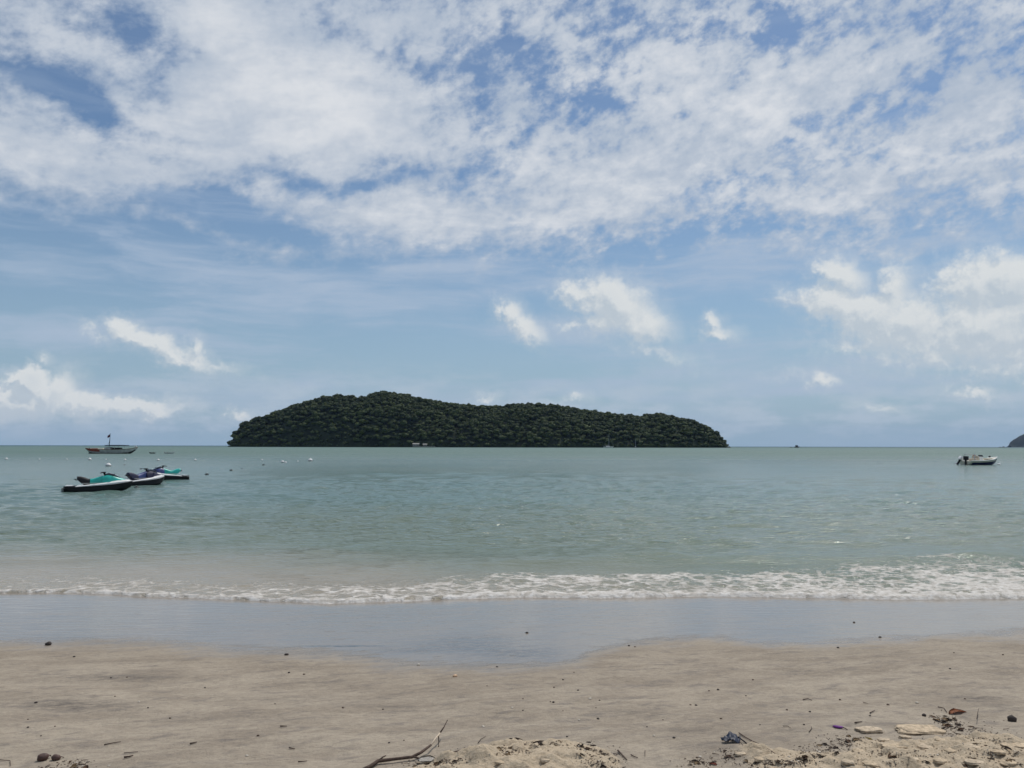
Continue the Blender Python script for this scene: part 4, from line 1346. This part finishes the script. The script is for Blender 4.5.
lay_twig([(739, 734), (745, 738), (752, 742), (762, 746), (768, 750), (775, 756)], .006, 'thin bent twig running right from the dark blue wrapper')
lay_twig([(735, 738), (739, 742), (743, 746)], .004, 'short dark twig stub touching the dark blue wrapper')
lay_twig([(618, 752), (623, 757), (627, 761)], .009, 'thick short stick right of the middle sand mound')
lay_twig([(631, 756), (635, 758), (638, 758.5)], .006, 'short brown chip right of the thick short stick')
lay_twig([(645, 751), (645, 757)], .003, 'tiny upright looking twig right of the brown chip')
lay_twig([(448, 756), (455, 753), (460, 751.5)], .009, 'short dark stick left of the middle sand mound')
lay_twig([(478, 744), (481, 740), (486, 737)], .004, 'small bent twig above the middle sand mound')
lay_twig([(803, 700.5), (808, 699.5), (812, 701)], .006, 'dark curved pod on the open sand at the right')
lay_twig([(863, 703), (868, 704)], .004, 'tiny brown twig on the open sand right of the dark pod')
lay_twig([(870, 714), (875, 711)], .006, 'short dark twig above the pale sand clod')
lay_twig([(855, 724), (862, 722.5)], .008, 'dark twig left of the pale sand clod')
lay_twig([(104, 746), (113, 744), (121, 742.5)], .006, 'brown twig lying at the lower left of the sand')
lay_twig([(124, 759), (129, 758), (133, 756.5)], .010, 'dark leaf stalk at the lower left, nearest the bottom')
lay_twig([(124, 754), (138, 752.5)], .004, 'thin brown twig above the dark leaf stalk at the lower left')
lay_twig([(190, 745), (197, 743)], .008, 'dark twig on the sand left of the long branch')
lay_twig([(280, 727.5), (287, 727)], .008, 'short black twig on the sand above the long branch')
lay_twig([(289, 749), (295, 750)], .007, 'dark oval chip left of the long branch')
lay_twig([(298, 763), (307, 762)], .006, 'brown chip near the bottom left of the long branch')
lay_twig([(0, 761), (10, 761.5), (10.5, 767)], .004, 'thin dark bent twig in the bottom left corner')
lay_twig([(783, 727), (788, 727), (791, 729)], .004, 'tiny dark curl on the sand left of the purple scrap')
lay_twig([(809, 733), (812, 729), (811, 727)], .004, 'tiny hooked twig left of the purple scrap, near the leaf litter')
lay_twig([(977, 724), (978, 717), (979, 713)], .004, 'thin upright twig in the litter at the right', lift=.03)

# purple scrap with a stalk
p = ground(838, 728)
r = empty('flower_petal', p, R(-20), 'small purple petal lying on the sand at the right', 'petal')
MB().ball((0, 0, .008), (.034, .014, .008), 2, .15, 3).build('petal_blade', material('purple_petal', (.16, .035, .22), .6, .3, .2, 30), r, True)
MB().tube([(.03, 0, .008), (.045, -.008, .006), (.055, -.02, .003)], .003, 5).build('stalk', M_twig, r)

# curled orange leaf
def leaf_mesh(seed, L=1.0, W=.4, curl=.5):
    r_ = random.Random(seed)
    bm = bmesh.new()
    n = 7
    rowsv = []
    a1, a2 = r_.uniform(.3, 1.4) * curl, r_.uniform(-1, 1) * curl
    for i in range(n):
        u = i / (n - 1)
        wd = W * math.sin(math.pi * (0.04 + .93 * u)) ** .7 * (1 + r_.uniform(-.15, .15)) / 2
        zc = .35 * curl * (math.cos((u - .5) * 2.5 * a1) - .6) * L
        yc = .15 * a2 * math.sin(u * 3) * L
        rowsv.append([bm.verts.new(((u - .5) * L, yc + s2 * wd, zc + abs(s2) * wd * curl * 1.1)) for s2 in (-1, -.4, .4, 1)])
    for i in range(n - 1):
        for k_ in range(3):
            bm.faces.new((rowsv[i][k_], rowsv[i + 1][k_], rowsv[i + 1][k_ + 1], rowsv[i][k_ + 1]))
    bmesh.ops.solidify(bm, geom=list(bm.faces), thickness=.02 * L)
    zmin = min(v_.co.z for v_ in bm.verts)
    for v_ in bm.verts: v_.co.z -= zmin
    me = bpy.data.meshes.new('leaf'); bm.to_mesh(me); bm.free()
    me.polygons.foreach_set('use_smooth', [True] * len(me.polygons))
    return me


def leaf(px, py, wpx, label, group, m, seed, nm='dead_leaf', cat='leaf'):
    p = ground(px, py)
    L = wpx / FOC * (p - cam.location).length
    o = bpy.data.objects.new(nm, leaf_mesh(seed, L, L * rng.uniform(.3, .6), rng.uniform(.2, .8)))
    o.data.materials.append(m)
    COL.objects.link(o)
    o.location = p - Vector((0, 0, .001))
    o.rotation_euler = (rng.uniform(-.25, .25), rng.uniform(-.25, .25), rng.uniform(0, 6.28))
    return tag(o, label, cat, group)


m_or = material('orange_dead_leaf', (.34, .13, .06), .7, .3, .35, 25)
o = leaf(958, 713, 18, 'curled orange brown dead leaf above the litter at the right', None, m_or, 5)
o.rotation_euler = (0, 0, .3)
lay_twig([(938, 708), (944, 709), (947, 713)], .006, 'dark bent twig left of the orange brown leaf')
leaf(713, 765, 9, 'reddish dead leaf near the bottom, below the dark blue wrapper', None, material('red_dead_leaf', (.28, .08, .05), .7, .3, .3, 25), 8)
leaf(869, 739, 9, 'narrow yellow leaf left of the pale sand clod', None, material('yellow_leaf', (.45, .36, .10), .6, .3, .2, 25), 9).scale = (1, .4, 1)
leaf(427, 762, 17, 'broad pale dead leaf beside the foot of the long branch', None, material('bleached_leaf', (.62, .58, .52), .6, .3, .15, 25), 14)
ol = bpy.data.objects[-1] if 0 else [q_ for q_ in COL.objects if q_.get('label', '').startswith('broad pale dead leaf')][0]
ol.rotation_euler = (R(12), 0, .15); ol.location.z += .012; ol.scale = (1, 1.2, .35)
leaf(514, 741, 17, 'large black seed pod on top of the middle sand mound', None, M_leafs[0], 15, 'seed_pod', 'seed pod').rotation_euler = (0, 0, .3)
leaf(538, 743, 16, 'dark curled pod right of the large black one on the middle mound', None, M_leafs[0], 16, 'seed_pod', 'seed pod').rotation_euler = (0, 0, .8)

# sand clods
def clod(px, py, wpx, hpx, label, m, seed, flat=.35, asp=.55):
    p = ground(px, py)
    k = (p - cam.location).length / FOC
    W, Hh = wpx * k / 2, hpx * k
    bm = bmesh.new()
    bmesh.ops.create_cube(bm, size=1)
    bmesh.ops.subdivide_edges(bm, edges=list(bm.edges), cuts=9, use_grid_fill=True)
    r_ = np.random.RandomState(seed); o1 = r_.uniform(0, 50)
    for v_ in bm.verts:
        q = v_.co * 2
        l4 = (abs(q.x) ** 4 + abs(q.y) ** 4 + abs(q.z) ** 4) ** .25
        q = q / max(l4, 1e-6)
        n_ = float(fbm(np.array([q.x * 1.6 + o1 + q.z]), np.array([q.y * 1.6 + q.z * 1.3]), 4, seed)[0])
        k2 = 1 + .30 * n_
        v_.co = Vector((q.x * W * k2, q.y * W * asp * k2, (q.z * .5 + .3) * Hh * (1 + .25 * n_)))
    me = bpy.data.meshes.new('sand_clod'); bm.to_mesh(me); bm.free()
    o = link('sand_clod', me, m, None, True)
    o.location = p
    return tag(o, label, 'clod of sand')


m_clod = material('dry_sand_clod', (.50, .395, .275), .95, .2, .28, 40, bump=.012)
m_clod2 = material('pale_clod', (.50, .405, .295), .95, .2, .28, 40, bump=.012)
clod(919, 731, 38, 3.4, 'large flat pale clod of sand near the right bottom', m_clod, 3)
clod(869, 731, 20, 3, 'broken pale clod left of the large flat one', m_clod2, 4)
for i_, (px, py, w_) in enumerate([(905, 738, 9), (940, 741, 8), (884, 741, 10), (858, 752, 9), (925, 748, 12), (950, 752, 9), (972, 748, 12), (998, 753, 10), (910, 760, 13), (940, 762, 10), (975, 763, 14), (1008, 764, 12), (848, 763, 10), (870, 765, 12), (740, 755, 9), (760, 760, 10), (545, 762, 8), (500, 763, 9)]):
    clod(px, py, w_, 2.4, 'small crumbling clod in the loose sand at the bottom', m_clod if i_ % 2 else m_clod2, 20 + i_, asp=.7)['group'] = 'small clods in the loose sand'
clod(1015, 747, 20, 3, 'pale clod at the right edge of the photo', m_clod, 7)
clod(895, 748, 20, 3, 'small clod below the large flat pale one', m_clod, 8)

# litter: single pieces by cluster, then the finest crumbs as one mass
clusters = [
    ('in the litter along the top of the middle sand mound', [(505, 749, 26, 3), (522, 750, 14, 5), (545, 745, 20, 2), (498, 752, 14, 3)], 34),
    ('in the litter on the right flank of the middle sand mound', [(592, 754, 14, 6), (604, 763, 14, 5), (583, 747, 10, 3)], 40),
    ('in the litter at the foot of the long branch', [(415, 764, 18, 3), (440, 762, 12, 4), (455, 758, 10, 4)], 26),
    ('in the litter below the dark blue wrapper', [(730, 755, 16, 5), (700, 763, 16, 3), (760, 764, 20, 3), (787, 762, 12, 3)], 40),
    ('in the litter below the purple petal', [(825, 748, 20, 6), (812, 756, 14, 5), (848, 741, 14, 4), (795, 760, 10, 4)], 52),
    ('in the litter right of the large pale clod', [(955, 727, 16, 6), (975, 733, 20, 6), (990, 738, 18, 4), (945, 720, 8, 4)], 48),
    ('in the litter near the husks at the bottom left', [(78, 763, 12, 2.5), (66, 768, 14, 2), (45, 769, 10, 1)], 16),
    ('in the loose sand of the bottom right corner', [(930, 752, 60, 9), (1000, 756, 30, 10), (880, 758, 40, 8)], 52),
]
peb_base = MB().ball((0, 0, 0), (1, .75, .55), 2, .18, 5).mesh('pebble')
for where, spots, n in clusters:
    for i in range(n):
        cx, cy, sx, sy = spots[rng.randrange(len(spots))]
        px, py = cx + rng.gauss(0, .6) * sx, cy + rng.gauss(0, .6) * sy
        py = min(py, 775)
        k_ = rng.random()
        if k_ < .62:
            leaf(px, py, rng.uniform(3, 9), 'brown dead leaf fragment ' + where, 'dead leaf fragments ' + where, M_leafs[min(2, int(rng.random() ** 1.4 * 3))], i + 100)
        elif k_ < .90:
            a_ = rng.uniform(-1, 1.2); L = rng.uniform(3, 8)
            lay_twig([(px, py), (px + L * math.cos(a_) * .6, py - L * math.sin(a_) * .3 + rng.uniform(-.6, .6)), (px + L * math.cos(a_), py - L * math.sin(a_) * .5)], rng.uniform(.0025, .005), 'thin brown twig ' + where, group='twigs ' + where)
        else:
            pebble(px, py, rng.uniform(1.6, 3.4), 'small pale shell bit ' + where, 'shell bits ' + where, M_shell, flat=.4, name='shell_bit', cat='shell')

crumbs = MB()
r2 = random.Random(77)
for where, spots, n in clusters:
    for i in range(n * 9):
        cx, cy, sx, sy = spots[r2.randrange(len(spots))]
        px, py = cx + r2.gauss(0, .8) * sx, min(cy + r2.gauss(0, .8) * sy, 776)
        p = ground(px, py)
        s2 = r2.uniform(.0015, .0052)
        a_ = r2.uniform(0, 6.28)
        u1 = Vector((math.cos(a_), math.sin(a_), r2.uniform(-.2, .5))).normalized() * s2 * r2.uniform(1, 2.2)
        v1 = Vector((-math.sin(a_), math.cos(a_), r2.uniform(-.2, .3))).normalized() * s2 * .7
        q = p + Vector((0, 0, s2 * .6)); up_ = Vector((0, 0, s2 * .5))
        crumbs.add([q - u1, q - v1, q + u1, q + v1, q + up_, q - up_ * 1.6], [(0, 1, 4), (1, 2, 4), (2, 3, 4), (3, 0, 4), (1, 0, 5), (2, 1, 5), (3, 2, 5), (0, 3, 5)])
me = bpy.data.meshes.new('debris_crumbs'); me.from_pydata(crumbs.v, [], crumbs.f); me.update()
m_cr = bpy.data.materials.new('crumbs'); m_cr.use_nodes = True
t = NT(m_cr.node_tree); b = m_cr.node_tree.nodes['Principled BSDF']
gi_ = t.new('ShaderNodeNewGeometry')
cr = t.new('ShaderNodeValToRGB')
cr.color_ramp.interpolation = 'CONSTANT'
els = cr.color_ramp.elements
els[0].position = 0; els[0].color = (.05, .035, .028, 1)
els[1].position = .45; els[1].color = (.12, .08, .055, 1)
e = els.new(.72); e.color = (.28, .21, .14, 1)
e = els.new(.94); e.color = (.50, .45, .37, 1)
t.put(cr.inputs[0], gi_.outputs['Random Per Island'])
t.put(b.inputs['Base Color'], cr.outputs[0]); b.inputs['Roughness'].default_value = .85
tag(link('debris_crumbs', me, m_cr), 'fine crumbs of leaf, bark and shell strewn on the sand', kind='stuff')

# ------------------------------------------------------------------ haze
HAZE = 1
if HAZE:
    hm = bpy.data.materials.new('haze'); hm.use_nodes = True
    t = NT(hm.node_tree); t.n.clear()
    pv = t.new('ShaderNodeVolumePrincipled')
    pv.inputs['Color'].default_value = (.42, .62, 1.0, 1)
    pv.inputs['Density'].default_value = 2.4e-5
    pv.inputs['Anisotropy'].default_value = 0.0
    mo = t.new('ShaderNodeOutputMaterial')
    t.l.new(pv.outputs[0], mo.inputs['Volume'])
    hb = MB().box((0, 4000, 148), (24800, 17200, 308))
    o = hb.build('haze', hm)
    tag(o, 'thin blue sea haze', kind='stuff')
